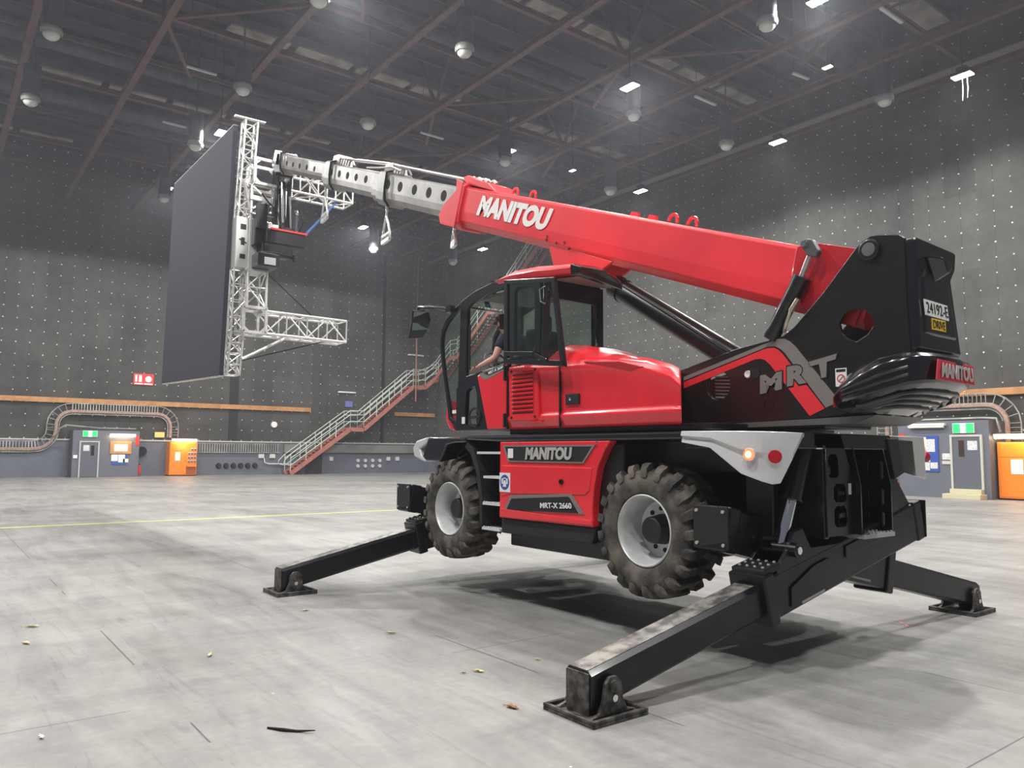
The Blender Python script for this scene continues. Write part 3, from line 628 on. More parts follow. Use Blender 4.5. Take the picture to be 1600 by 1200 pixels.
# staircase climbing the far wall, then the side wall
def staircase():
    t = thing('staircase', 'long steel staircase with red stringers and pale handrails climbing the far corner', 'staircase', (48.9, -14.4, 0))
    # nodes (x,y,z) of outer stringer and inner stringer
    xo, xi = 48.35, 49.45
    yo, yi = -26.4, -27.35
    outer = [(xo, -14.5, .05), (xo, -19.0, 3.3), (xo, -20.1, 3.3), (xo, -24.3, 6.75), (xo, -25.4, 6.75), (xo, -26.4, 7.6)]
    inner = [(xi, -14.5, .05), (xi, -19.0, 3.3), (xi, -20.1, 3.3), (xi, -24.3, 6.75), (xi, -25.4, 6.75), (xi, -27.3, 7.6)]
    o2 = [(48.35, yo, 7.6), (46.3, yo, 9.0), (45.3, yo, 9.0), (41.2, yo, 11.9), (40.3, yo, 11.9), (35.5, yo, 15.6), (34.0, yo, 15.6)]
    i2 = [(48.35, yi, 7.6), (46.3, yi, 9.0), (45.3, yi, 9.0), (41.2, yi, 11.9), (40.3, yi, 11.9), (35.5, yi, 15.6), (34.0, yi, 15.6)]
    for ch in (outer, inner, o2, i2):
        b = MB()
        for a, c in zip(ch[:-1], ch[1:]): b.bar(a, c, .1, .3)
        b.build('stringer', STAIRR, t)
        h = MB(); up = Vector((0, 0, 1))
        for dz in (.5, 1.0, 1.3):
            h.tube([Vector(p)+up*(dz+.1) for p in ch], .035, 6)
        for a, c in zip(ch[:-1], ch[1:]):
            a = Vector(a); c = Vector(c); k = max(1, round((c-a).length/1.5))
            for j in range(k+1):
                p = a.lerp(c, j/k); h.cyl(p, p+up*1.4, .03, n=6)
        if ch in (outer, inner):
            p = Vector(ch[0]); h.tube([p+up*1.4, p+Vector((0, .45, .95)), p+Vector((0, .5, .7)), p+up*.6], .035, 6)
        h.build('handrail', RAILG, t)
    tr = MB()
    for A_, B_ in ((outer, inner), (o2, i2)):
        for i in range(len(A_)-1):
            a, c = Vector(A_[i]), Vector(A_[i+1]); a2, c2 = Vector(B_[i]), Vector(B_[i+1])
            if abs(c.z-a.z) < .01:
                tr.add([a, c, c2, a2, a-Vector((0, 0, .06)), c-Vector((0, 0, .06)), c2-Vector((0, 0, .06)), a2-Vector((0, 0, .06))], [(0,1,2,3),(7,6,5,4),(0,4,5,1),(1,5,6,2),(2,6,7,3),(3,7,4,0)])
            else:
                k = max(1, round(abs(c.z-a.z)/.19))
                for j in range(1, k):
                    p, q = a.lerp(c, j/k), a2.lerp(c2, j/k); tr.bar(p, q, .27, .04)
    tr.build('treads', mat('tread_steel', (.16, .07, .06, 1), .7), t)
staircase()

# floor markings and litter
tag(MB().box((14.92, -27.2, 0), (15.08, 20, .003)).build('floor_line', YLINE), 'long yellow line painted across the floor in front of the machine', 'floor marking')
tag(MB().box((27.9, -4.5, 0), (28.0, 20, .003)).build('floor_line', mat('faint_line_paint', (.5, .47, .3, 1), .6, col2=(.3, .29, .24, 1), vscale=2)), 'faint worn line on the floor nearer the far wall', 'floor marking')
tag(MB().bar((-.98, -1.62, .002), (-.8, -1.46, .002), .025, .002).bar((-.98, -1.46, .002), (-.8, -1.62, .002), .025, .002).build('tape_cross', PINK), 'small pink tape cross on the floor right of the near outrigger', 'tape mark')
def leaf(x, y, s_, m, label, rot=0, nm='dry_leaf'):
    b = MB(); k = 12; ring = []
    for i in range(k):
        a = 2*pi*i/k; r = s_*(.55+.45*abs(cos(a)))*(1-.28*(i % 2)) * random.uniform(.8, 1.1)
        px, py = r*cos(a), r*.6*sin(a); c_, s2 = cos(rot), sin(rot)
        ring.append(Vector((x+px*c_-py*s2, y+px*s2+py*c_, +.006+abs(sin(a))*s_*.12+random.uniform(0, .006))))
    b.add([Vector((x, y, .004))]+ring, [(0, i+1, (i+1) % k+1) for i in range(k)])
    b.add([v+Vector((0, 0, .002)) for v in [Vector((x, y, .004))]+ring], [(0, (i+1) % k+1, i+1) for i in range(k)])
    b.tube([ring[0]+Vector((0, 0, 0)), ring[0]+(ring[0]-Vector((x, y, .01)))*.5], .0025, 5)
    tag(b.build(nm, m), label, 'leaf')
leaf(.2, 2.79, .055, LEAFY, 'pale yellow dry leaf lying left of the near outrigger shadow edge', .5)
leaf(.23, 2.9, .028, LEAFY, 'tiny pale leaf scrap beside the larger yellow leaf', 1.2)
leaf(-.61, 3.09, .06, LEAFB, 'brown curled leaf in front of the near outrigger foot', .2)
leaf(1.69, 2.73, .05, LEAFY, 'pale leaf on the floor midway between the two left outriggers', .9)
leaf(1.86, 4.29, .05, LEAFY, 'yellowish leaf on open floor left of centre', -.4)
leaf(3.18, 5.44, .06, LEAFY, 'pale leaf near the left edge, the lower of two', .3)
leaf(3.88, 5.33, .07, LEAFY, 'pale leaf near the left edge, the upper of two', 1.0)
leaf(3.1, 2.97, .05, LEAFY, 'pale leaf just right of the front left outrigger foot', 1.4)
leaf(.57, 5.6, .035, mat('white_scrap', (.8, .8, .78, 1), .6), 'small white scrap near the bottom left corner', .1, 'paper_scrap')
leaf(.19, 2.22, .03, LEAFY, 'small pale leaf in the machine shadow', .6)
tag(MB().tube([(-.04, 4.5, .006), (-.14, 4.44, .01), (-.2, 4.38, .006), (-.28, 4.3, .016)], [.006, .01, .008, .003], 6).build('dark_twig', MATTE, smooth=True), 'thin black strip of debris on the floor at bottom left of centre', 'twig')

# ================================================================== the telehandler
TH = thing('telehandler', 'big red and black rotating telehandler raised on four black outriggers', 'telehandler', (1.57, 0, 0))
WB, HZ = 3.14, .986
# --- wheels
def tyre_mesh():
    b = MB()
    prof = [(.17, .315), (.205, .33), (.228, .38), (.232, .44), (.218, .5), (.2, .52), (.12, .535), (0, .54), (-.12, .535), (-.2, .52), (-.218, .5), (-.232, .44), (-.228, .38), (-.205, .33), (-.17, .315)]
    b.lathe(prof, 1, 72)
    N = 21
    for s_ in (-1, 1):
        for k in range(N):
            th0 = 2*pi*(k+(.5 if s_ < 0 else 0))/N
            st = [(-.015, .594, .530, 0, .050), (.07, .594, .53, .045, .052), (.14, .590, .525, .10, .062), (.20, .578, .51, .135, .066), (.232, .545, .49, .15, .06), (.238, .50, .47, .155, .045)]
            rings = []
            for (y, ro, ri, dt, hw) in st:
                c = th0+dt
                rings.append([Vector((r*cos(t), s_*y, r*sin(t))) for (r, t) in ((ri, c-hw*1.25), (ro, c-hw), (ro, c+hw), (ri, c+hw*1.25))])
            b.loft(rings)
    return b
tyre_src = tyre_mesh()
def rim_mesh():
    b = MB()
    b.lathe([(.185, .318), (.2, .316), (.205, .305), (.195, .296), (.15, .288), (.1, .272), (.02, .262), (-.04, .25), (-.06, .22), (-.055, .12)], 1, 64)
    b.lathe([(-.055, .12), (-.06, .05), (-.06, .001)], 1, 32)
    b.lathe([(-.18, .262), (-.12, .27), (-.05, .262)], 1, 48)
    return b
def wheel(x, y, out):
    # out = +1 when the outer side faces +Y
    def fl(b):
        for v in b.v: v.y *= out; v += Vector((x, y, HZ))
        return b
    b = MB(); b.v = [v.copy() for v in tyre_src.v]; b.f = list(tyre_src.f)
    ty = fl(b).build('wheel', RUB, TH, smooth=True)
    fl(rim_mesh()).build('rim', RIM, ty, smooth=True)
    h = MB(); h.lathe([(.11, .001), (.112, .1), (.1, .115), (.02, .125), (-.05, .135)], 1, 32)
    fl(h).build('hub', DARK, ty, smooth=True)
    for k in range(10):
        a = 2*pi*k/10+.2; bt = MB(); bt.cyl((cos(a)*.185, -.056, sin(a)*.185), (cos(a)*.185, -.048, sin(a)*.185), .022, n=10)
        fl(bt).build('bolt_hole', MATTE, ty)
    vb = MB(); vb.sphere((-.24*.75, .03, -.24*.0+.06), .026, 6); fl(vb).build('valve_box', WHITE, ty, smooth=True)
for (x, y) in ((0, .99), (WB, .99), (0, -.99), (WB, -.99)): wheel(x, y, 1 if y > 0 else -1)

# --- chassis
c = MB(); c.box((-.75, -.42, .85), (3.95, .42, 1.55)); c.box((.25, -.9, .62), (2.3, .9, .95)); c.box((-.2, -.75, .85), (.2, .75, 1.12)); c.box((WB-.2, -.75, .85), (WB+.2, .75, 1.12))
c.box((-.72, -.8, 1.5), (3.7, .8, 1.78)); c.box((3.6, -.35, .6), (4.4, .35, 1.2)); c.box((.3, -1.1, .8), (2.1, 1.12, 1.75))
c.box((-.9, -.35, .62), (-.5, .35, 1.2))
CH = c.build('chassis', BLK, TH, bevel=.015)
MB().prism([(2.1, 1.775), (-.48, 1.775), (-.48, 1.845), (2.75, 1.845), (2.75, 1.80)], 1, -1.2, 1.22).build('deck', GLOSSK, TH, bevel=.02)
MB().box((-1.3, -.6, 1.7), (-.4, 1.1, 1.83)).build('rear_deck', BLK, TH, bevel=.01)
sp = MB()
outl = [(2.09, 1.775), (.37, 1.775), (.45, 1.69), (.55, 1.52), (.60, 1.33), (.62, 1.15), (.61, .965), (2.09, .955)]
sp.prism(outl, 1, 1.12, 1.215)
SIDE = sp.build('side_box', RED, TH, bevel=.012)
# shaped relief on the red side box
rl = MB(); rl.prism([(2.05, 1.52), (.62, 1.52), (.66, 1.30), (.72, 1.26), (1.9, 1.22), (2.05, 1.18)], 1, 1.2, 1.224); rl.build('relief_panel', RED, SIDE, bevel=.008)
MB().prism([(2.07, 1.06), (.62, 1.03), (.60, .98), (2.07, .96)], 1, 1.2, 1.232).build('lower_flange', RED, SIDE, bevel=.01)
MB().prism([(2.09, .953), (.6, .965), (.66, .80), (2.09, .79)], 1, .9, 1.19).build('skirt', DARK, TH, bevel=.02)
MB().prism([(2.02, 1.735), (.57, 1.735), (.735, 1.56), (1.93, 1.56)], 1, 1.2, 1.2265).build('grey_surround', GREYP, SIDE)
MB().prism([(1.98, 1.72), (.62, 1.72), (.75, 1.575), (1.90, 1.575)], 1, 1.2, 1.229).build('black_decal', MATTE, SIDE)
MB().box((1.83, 1.2, 1.6), (1.92, 1.233, 1.7)).build('white_label', WHITE, SIDE)
lettering('maker_lettering', 'MANITOU', [(1.62, 1.229, 1.585), (.90, 1.229, 1.59), (.885, 1.229, 1.715), (1.60, 1.229, 1.715)], LGREY, SIDE, bold=.055)
MB().prism([(2.0, 1.045), (1.88, 1.205), (.91, 1.262), (.73, 1.08), (.80, 1.08), (.93, 1.225), (1.84, 1.17), (1.93, 1.05)], 1, 1.2, 1.2265).build('grey_surround', GREYP, SIDE)
MB().prism([(1.95, 1.045), (1.86, 1.17), (.95, 1.235), (.82, 1.085)], 1, 1.2, 1.229).build('black_decal', MATTE, SIDE)
lettering('model_lettering', 'MRT-X 2660', [(1.37, 1.229, 1.10), (.89, 1.229, 1.122), (.90, 1.229, 1.178), (1.37, 1.229, 1.155)], WHITE, SIDE, bold=.02)
MB().box((1.885, 1.2, 1.235), (2.075, 1.228, 1.44)).build('white_sign', WHITE, SIDE)
e = MB(); e.lathe([(1.2285, .001), (1.2285, .082)], 1, 32, (1.98, 0, 1.338)); o = e.build('blue_disc', BLUE, SIDE)
hd = MB(); hd.lathe([(1.2295, .03), (1.2295, .04)], 1, 20, (1.98, 0, 1.35)); hd.box((2.015, 1.229, 1.32), (2.035, 1.2305, 1.38)); hd.box((1.925, 1.229, 1.32), (1.945, 1.2305, 1.38)); hd.prism([(2.01, 1.29), (1.95, 1.29), (1.965, 1.36), (1.995, 1.36)], 1, 1.229, 1.2305); hd.build('ear_protection_symbol', WHITE, SIDE)
MB().lathe([(1.21, .028), (1.24, .028), (1.24, .02), (1.226, .018), (1.226, .001)], 1, 20, (1.05, 0, 1.375)).build('filler_cap', MATTE, SIDE)
for xx in (1.75, .55): MB().lathe([(1.234, .001), (1.234, .012), (1.225, .014)], 1, 12, (xx, 0, 1.755)).build('bolt_head', CHROME, SIDE)
# the other side of the chassis
s2 = MB(); s2.prism(outl, 1, -1.215, -1.12); s2.build('side_box', RED, TH, bevel=.012)
MB().prism([(2.09, .953), (.6, .965), (.66, .80), (2.09, .79)], 1, -1.19, -.9).build('skirt', DARK, TH, bevel=.02)
# access steps
for (x0, z) in ((2.55, 1.655), (2.42, 1.385), (2.43, 1.09), (2.44, .815)):
    r = MB(); r.box((2.1, .95, z-.015), (x0, 1.2, z+.012))
    if z < 1.2:
        for k in range(7): r.sphere((2.14+k*.045, 1.19, z+.016), .012, 4)
    r.build('access_step', mat('step_alu', (.72, .72, .71, 1), .4, .2), TH)
MB().box((2.12, .5, .83), (2.5, .95, 1.76)).build('step_housing', BLK, TH)
# mudguard stay behind the front wheel
MB().prism([(2.75, 1.78), (2.62, 1.70), (2.50, 1.45), (2.44, 1.15), (2.44, .85), (2.48, .85), (2.5, 1.15), (2.56, 1.42), (2.68, 1.64), (2.8, 1.72)], 1, .6, 1.2).build('inner_mudguard', DARK, TH)
# front fender
def fender_front(s_):
    lo, hi = (.62, 1.22) if s_ > 0 else (-1.22, -.62)
    f = MB(); f.prism([(3.60, 1.84), (2.75, 1.83), (2.75, 1.77), (3.0, 1.765), (3.18, 1.74), (3.25, 1.63), (3.32, 1.54), (3.66, 1.545), (3.74, 1.6)], 1, lo, hi)
    o = f.build('front_fender', GLOSSK, TH, bevel=.02)
    g = MB(); g.prism([(3.62, 1.845), (3.88, 1.80), (3.97, 1.71), (3.93, 1.60), (3.70, 1.54), (3.62, 1.545), (3.76, 1.62), (3.80, 1.70), (3.62, 1.77)], 1, lo-.005, hi+.008); g.build('fender_tip', SILV, o, bevel=.02)
fender_front(1); fender_front(-1)
MB().tube([(3.05, 1.0, 1.74), (3.1, 1.1, 1.62), (3.0, 1.15, 1.58), (2.9, 1.1, 1.64), (2.95, 1.0, 1.75)], .012, 6).build('hose_loop', MATTE, TH)
# rear fenders, silver with round lamps
def fender_rear(s_):
    Y = lambda y: s_*y
    cols = [((-.48, 1.24, 1.845), (-.48, 1.24, 1.75)), ((-.80, 1.24, 1.84), (-.77, 1.24, 1.705)), ((-1.06, 1.24, 1.835), (-1.06, 1.235, 1.505)), ((-1.25, 1.225, 1.83), (-1.24, 1.225, 1.45)), ((-1.36, 1.14, 1.825), (-1.31, 1.20, 1.432)), ((-1.42, .96, 1.82), (-1.345, 1.15, 1.44))]
    rings = []
    for (t, b_) in cols:
        t = Vector(t); b_ = Vector(b_); m1 = t.lerp(b_, .42)+Vector((0, .012, 0)); m2 = t.lerp(b_, .52)-Vector((0, .012, 0))
        ti = Vector((max(t.x, -1.30), min(t.y-.03, .75), t.z)); bi = b_+Vector((.05, -.10, .03))
        rings.append([Vector((p.x, s_*p.y, p.z)) for p in (b_, m2, m1, t, ti, Vector((ti.x, ti.y, ti.z-.03)), t+Vector((.06, -.09, -.04)), bi)])
    f = MB(); f.loft(rings); o = f.build('rear_fender', SILV, TH, bevel=.008, smooth=True)
    for i, (c_, d) in enumerate((((-1.155, 1.225, 1.655), (0, 1, 0)), ((-1.315, 1.165, 1.64), (-.55, .83, 0)))):
        c_ = Vector((c_[0], s_*c_[1], c_[2])); d = Vector((d[0], s_*d[1], 0)).normalized()
        MB().cyl(c_-d*.02, c_+d*.035, .050, n=24).build('lamp_bezel', SILV if i == 0 else TAILR, o, bevel=.004)
        MB().cyl(c_+d*.035, c_+d*.045, .042, n=24).build('tail_lamp', TAILE if i == 0 else TAILR, o)
        if i == 0:
            MB().cyl(c_+d*.045, c_+d*.048, .026, n=24).build('tail_lamp_core', TAILC, o)
fender_rear(1); fender_rear(-1)
# rear bay
rb = MB()
rb.box((-1.28, .40, .98), (-.78, .46, 1.83)); rb.box((-1.28, -.50, .98), (-.62, -.46, 1.83)); rb.box((-.66, -.5, .9), (-.6, .46, 1.83)); rb.box((-1.28, -.5, 1.80), (-.6, .46, 1.83))
rb.box((-1.04, .40, 1.0), (-.78, .80, 1.83)); rb.box((-1.3, .38, 1.72), (-1.0, .62, 1.83))
rb.prism([(-.5, 1.83), (-.70, 1.83), (-.78, 1.45), (-1.0, 1.22), (-1.0, 1.05), (-.5, 1.0)], 0, -1.25, -.7)
rb.build('rear_bay', BLK, TH, bevel=.01)
def slots(cx, hw, zs): return [[(cx-hw, z0), (cx-hw*.7, z0-.03), (cx+hw*.7, z0-.03), (cx+hw, z0), (cx+hw, z1-.03), (cx+hw*.6, z1), (cx-hw*.6, z1), (cx-hw, z1-.03)] for z0, z1 in zs]
holed_plate('ladder_plate', [(-1.36, 1.0), (-1.1, 1.0), (-1.1, 1.82), (-1.28, 1.82), (-1.36, 1.4)], slots(-1.23, .07, [(1.06, 1.18), (1.24, 1.38), (1.46, 1.62)]), 1, .03, .05, BLK, TH)
holed_plate('ladder_plate', [(-1.36, 1.0), (-1.1, 1.0), (-1.1, 1.82), (-1.28, 1.82), (-1.36, 1.4)], slots(-1.23, .07, [(1.06, 1.18), (1.24, 1.38), (1.46, 1.62)]), 1, -.47, -.45, BLK, TH)
holed_plate('ladder_plate', [(.45, 1.0), (.05, 1.0), (.05, 1.45), (.22, 1.82), (.45, 1.82)], slots(.25, .1, [(1.1, 1.24), (1.3, 1.42)])+slots(.34, .08, [(1.5, 1.66)]), 0, -1.3, -1.28, BLK, TH)
MB().box((-1.38, -.46, .965), (-1.08, .04, 1.0)).build('grip_step', mat('grating_alu', (.5, .5, .49, 1), .45, .3), TH)
g = MB()
for i in range(8):
    for j in range(3): g.sphere((-1.36+j*.1, -.43+i*.06, 1.003), .014, 4)
g.build('step_studs', MATS['grating_alu'], TH)
h_ = MB(); h_.cyl((-.9, -.38, 1.52), (-.9, .0, 1.52), .045, n=12); h_.cyl((-.9, -.1, 1.2), (-.9, -.1, 1.48), .03, n=10); h_.box((-1.0, -.35, 1.10), (-.82, -.08, 1.14)); h_.box((-1.0, -.35, 1.30), (-.82, -.08, 1.33)); h_.box((-.92, -.27, 1.14), (-.84, -.15, 1.30)); h_.cyl((-.9, -.22, 1.0), (-.9, -.22, 1.1), .03, n=10)
h_.build('tow_hitch', mat('worn_steel', (.30, .29, .27, 1), .45, .6, col2=(.12, .11, .1, 1), vscale=12), TH, smooth=True)
hs = MB()
for k in range(4): hs.tube([(-.75, .35-.07*k, 1.75), (-.95, .36-.06*k, 1.5), (-1.0, .30-.05*k, 1.25), (-.8, .25-.06*k, 1.02)], .014, 6)
hs.build('hydraulic_hose', MATTE, TH, smooth=True)
MB().box((-1.3, .50, 1.70), (-1.205, .58, 1.78)).build('rear_label', WHITE, TH)
MB().lathe([(-1.21, .001), (-1.225, .04), (-1.2, .05)], 0, 16, (0, .62, 1.77)).build('socket_cover', DARK, TH)
MB().box((-1.305, .09, 1.33), (-1.30, .13, 1.42)).build('rear_label', WHITE, TH)
MB().prism([(-.52, 1.80), (-.70, 1.80), (-.80, 1.5), (-.62, 1.44)], 0, -1.32, -1.26).build('rear_flap', DARK, TH, bevel=.01)
# far side silver fender seen past the bay is built by fender_rear(-1)

# --- outriggers
def outrigger(xi, xo, s_):
    def C(t, dz=0, dx=0):
        f = (t+1.15)/(2.8+1.15); return Vector((xi+(xo-xi)*f+dx, s_*t, .18+(2.78-t)*.225+dz))
    b = MB(); b.bar(C(1.12), C(-1.18), .30, .34, (0, 0, 1)); b.bar(C(1.14), C(1.02), .34, .40); b.bar(C(-1.05), C(-1.18), .32, .36)
    S_ = b.build('outrigger', BEAMK, TH, bevel=.018)
    # stepped cheek plates around the cylinder eye
    for dx in (-.13, .13):
        p = [(.98, .05), (1.0, .20), (.86, .30), (.78, .42), (.66, .42), (.56, .24), (.2, .17), (.2, .0)]
        k = MB(); rings = []
        for e_ in (-.018, .018): rings.append([C(t, dz, dx+e_) for t, dz in p])
        k.loft(rings); k.build('cylinder_lug', BEAMK, S_, bevel=.006)
    rib = MB()
    if xo < 1: xs = -.155
    else: xs = -.155
    rib.loft([[C(t, dz, xs+e_) for t, dz in ((.55, .10), (.35, .10), (.16, -.10), (.30, -.13), (.85, -.13), (.85, .02))] for e_ in (0, -.012)])
    rib.loft([[C(t, dz, xs+e_) for t, dz in ((.1, .12), (-.6, .12), (-.6, .02), (.1, .02))] for e_ in (0, -.01)])
    rib.build('cheek_plate', BEAMK, S_, bevel=.004)
    MB().bar(C(.72, -.135, xs-.012), C(.42, -.135, xs-.012), .006, .02).build('scratched_label', LGREY, S_)
    st = MB(); st.bar(C(1.16, .215), C(.95, .215), .30, .05); st.build('step_pad', DARK, S_, bevel=.01)
    sd = MB()
    for i in range(4):
        for j in range(3): sd.sphere(C(.98+.07*j, .245, -.11+.07*i), .013, 4)
    sd.build('step_studs', LGREY, S_)
    ob = MB()
    rings = []
    for t in (.9, 2.84):
        c0 = C(t); pr = [(-.09, -.13), (.09, -.13), (.12, -.10), (.12, .10), (.09, .13), (-.09, .13), (-.12, .10), (-.12, -.10)]
        rings.append([c0+Vector((dx, 0, dz)) for dx, dz in pr])
    ob.loft(rings); OB = ob.build('outer_beam', BEAMK, S_)
    top = MB(); top.loft([[C(t)+Vector((dx, 0, .133)) for dx in (-.085, .085)]+[C(t)+Vector((dx, 0, .129)) for dx in (.085, -.085)] for t in (1.2, 2.84)]); top.build('worn_top', mat('worn_beam_top', (.10, .098, .092, 1), .4, .3, col2=(.34, .33, .30, 1), vscale=10), OB)
    ec = MB(); c0 = C(2.84); ec.box((c0.x-.105, min(c0.y, c0.y+s_*.012), c0.z-.17), (c0.x+.105, max(c0.y, c0.y+s_*.012), c0.z+.115)); ec.build('end_cap', WORN, OB, bevel=.01)
    # foot
    px, py = C(2.7).x, s_*2.70
    ft = MB(); ft.box((px-.24, py-.24, 0), (px+.24, py+.24, .022)); ft.box((px-.24, py-.24, .022), (px+.24, py-.21, .045)); ft.box((px-.24, py+.21, .022), (px+.24, py+.24, .045)); ft.box((px-.24, py-.21, .022), (px-.21, py+.21, .045)); ft.box((px+.21, py-.21, .022), (px+.24, py+.21, .045))
    FT = ft.build('foot_pad', WORN, S_, bevel=.006)
    cy = py+s_*.0
    for dx in (-.155, .155):
        pr = [(cy-.2, .03), (cy-.12, .05), (cy-.085, .12), (cy-.07, .22), (cy-.03, .26), (cy+.03, .26), (cy+.07, .22), (cy+.085, .12), (cy+.12, .05), (cy+.2, .03)]
        MB().prism(pr, 0, px+dx-.014, px+dx+.014).build('foot_bracket', WORN, FT, bevel=.006)
    MB().cyl((px-.185, cy, .13), (px+.185, cy, .13), .022, n=16).build('foot_pin', CHROME, FT, smooth=True)
    MB().cyl((px-.18, cy, .20), (px+.18, cy, .20), .038, n=16).build('foot_pivot', WORN, FT, smooth=True)
    # ram
    lo, hi = C(.80, .29, -.04*(1 if xo < 1 else -1)), Vector((C(.3).x-.08*(1 if xo < 1 else -1), s_*.50, 1.80)); md = lo.lerp(hi, .42)
    bar = MB(); bar.cyl(md, hi, .076, n=24); bar.cyl(md, md.lerp(hi, .04), .088, n=24); BR = bar.build('outrigger_ram', BLK, S_, smooth=True)
    MB().cyl(lo, md, .047, n=24).build('ram_rod', CHROME, BR, smooth=True)
    MB().cyl(lo+Vector((-.16, 0, 0)), lo+Vector((.16, 0, 0)), .055, n=20).build('ram_eye', BEAMK, BR, smooth=True)
    MB().cyl(lo+Vector((-.175, 0, 0)), lo+Vector((-.155, 0, 0)), .03, n=16).build('ram_pin', CHROME, BR, smooth=True)
    # sleeve end plate with bolts, seen behind the wheel
    e0 = C(-1.19); pl = MB(); pl.box((e0.x-.17, min(e0.y, e0.y-s_*.02), e0.z-.17), (e0.x+.17, max(e0.y, e0.y-s_*.02), e0.z+.17)); EP = pl.build('end_plate', DARK, S_, bevel=.006)
    for a in (-.13, .13):
        for bz in (-.13, .13): MB().cyl((e0.x+a, e0.y-s_*.02, e0.z+bz), (e0.x+a, e0.y-s_*.035, e0.z+bz), .014, n=8).build('plate_bolt', LGREY, S_)
outrigger(-1.13, -.98, 1); outrigger(-.74, -.95, -1)
outrigger(3.92, 4.23, 1); outrigger(4.22, 4.02, -1)

# --- turret
tp = MB(); tp.cyl((1.57, 0, 1.78), (1.57, 0, 1.93), .62, n=40); tp.box((-.6, -.9, 1.86), (2.2, 1.0, 1.92)); tp.box((-1.3, -.28, 1.87), (1.2, .45, 1.93))
TU = tp.build('turret', BLK, TH, bevel=.01)
MB().prism([(.2, 1.88), (-1.6, 1.90), (-1.75, 1.96), (-1.2, 1.945), (.2, 1.915)], 1, -.3, .50).build('turret_edge', mat('grey_edge', (.14, .135, .13, 1), .4, .3), TU)
PLATE = [(1.3, 1.92), (-1.15, 1.95), (-1.45, 1.975), (-1.62, 2.03), (-2.0, 2.38), (-1.985, 2.81), (-1.985, 3.29), (-1.95, 3.32), (-1.9, 3.335), (-1.8, 3.355), (-1.72, 3.362), (-1.66, 3.34), (-1.60, 3.29), (-1.32, 2.99), (-1.04, 2.73), (-.93, 2.665), (-.43, 2.60), (.16, 2.47), (1.3, 2.25)]
HOLE = [(-1.58, 2.805), (-1.49, 2.78), (-1.44, 2.71), (-1.455, 2.64), (-1.50, 2.585), (-1.58, 2.545), (-1.67, 2.59), (-1.72, 2.65), (-1.715, 2.73), (-1.66, 2.785)]
PT = holed_plate('turret_plate', PLATE, [HOLE, circ(-.245, 2.285, .132)], 1, .40, .44, PLT, TH, bevel=.006)
P2 = holed_plate('turret_plate', PLATE, [circ(-.245, 2.285, .132)], 1, -.28, -.24, PLT, TH, bevel=.006)
GS = [(.159, 2.394), (-.753, 2.618), (-.88, 2.645), (-.945, 2.64), (-.998, 2.612), (-1.051, 2.56), (-1.429, 2.081), (-1.307, 2.035), (-.94, 2.525), (-.90, 2.56), (-.85, 2.585), (-.78, 2.588), (-.74, 2.58), (.159, 2.357)]
RS = [(.159, 2.344), (-.74, 2.57), (-.78, 2.577), (-.84, 2.574), (-.885, 2.55), (-.925, 2.51), (-1.297, 2.03), (-1.163, 1.973), (-.80, 2.43), (-.75, 2.475), (-.70, 2.492), (-.64, 2.488), (.161, 2.282)]
MB().prism(GS, 1, .43, .4435).build('grey_stripe', GREYP, PT)
MB().prism(RS, 1, .43, .4435).build('red_stripe', mat('red_decal', (.75, .03, .04, 1), .4), PT)
for txt, q in (('M', [(-.697, 2.178), (-.913, 2.21), (-.917, 2.363), (-.701, 2.341)]), ('R', [(-.963, 2.228), (-1.148, 2.248), (-1.165, 2.412), (-.968, 2.397)]), ('T', [(-1.235, 2.27), (-1.37, 2.29), (-1.42, 2.465), (-1.17, 2.42)])):
    q3 = [(a, .4445, b) for a, b in q]
    lettering('black_outline', txt, [(q3[0][0]+.012, .444, q3[0][2]-.012), (q3[1][0]-.012, .444, q3[1][2]-.012), (q3[2][0]-.012, .444, q3[2][2]+.012), (q3[3][0]+.012, .444, q3[3][2]+.012)], MATTE, PT, bold=.09, thick=.002, lift=0)
    lettering('model_letter', txt, q3, GREYP, PT, bold=.06, thick=.003, lift=.003)
MB().box((-1.495, .435, 2.20), (-1.40, .446, 2.345)).build('warning_label', WHITE, PT)
wl = MB(); wl.box((-1.487, .446, 2.315), (-1.408, .4475, 2.337)); wl.build('label_header', MATTE, PT)
wl = MB(); wl.lathe([(.4475, .026), (.4475, .034)], 1, 24, (-1.4475, 0, 2.262)); wl.bar((-1.47, .4475, 2.285), (-1.425, .4475, 2.24), .002, .008, (0, 1, 0)); wl.build('label_prohibition', WARN, PT)
MB().lathe([(.445, .001), (.452, .03), (.44, .034)], 1, 20, (-.57, 0, 2.365)).build('plug', WHITE, PT)
MB().lathe([(.44, .05), (.45, .05), (.45, .001)], 1, 20, (-.645, 0, 2.365)).build('plug', MATTE, PT)
MB().lathe([(.44, .055), (.446, .055), (.446, .045), (.441, .045), (.441, .001)], 1, 20, (-.775, 0, 2.085)).build('plug', PLT, PT)
pn = MB(); pn.lathe([(.44, .085), (.47, .082), (.475, .07), (.475, .055)], 1, 32, (-1.72, 0, 3.25)); pn.build('pin_collar', PLT, PT, smooth=True)
MB().lathe([(.47, .058), (.478, .05), (.48, .001)], 1, 32, (-1.72, 0, 3.25)).build('pivot_pin', mat('pin_grey', (.16, .155, .15, 1), .4, .4), PT, smooth=True)
# engine fins visible through the round hole
fn = MB()
for k in range(7): fn.bar((-.12, .3, 2.19+.032*k), (-.37, .3, 2.17+.032*k), .05, .014)
fn.build('cooling_fins', SILV, TU)
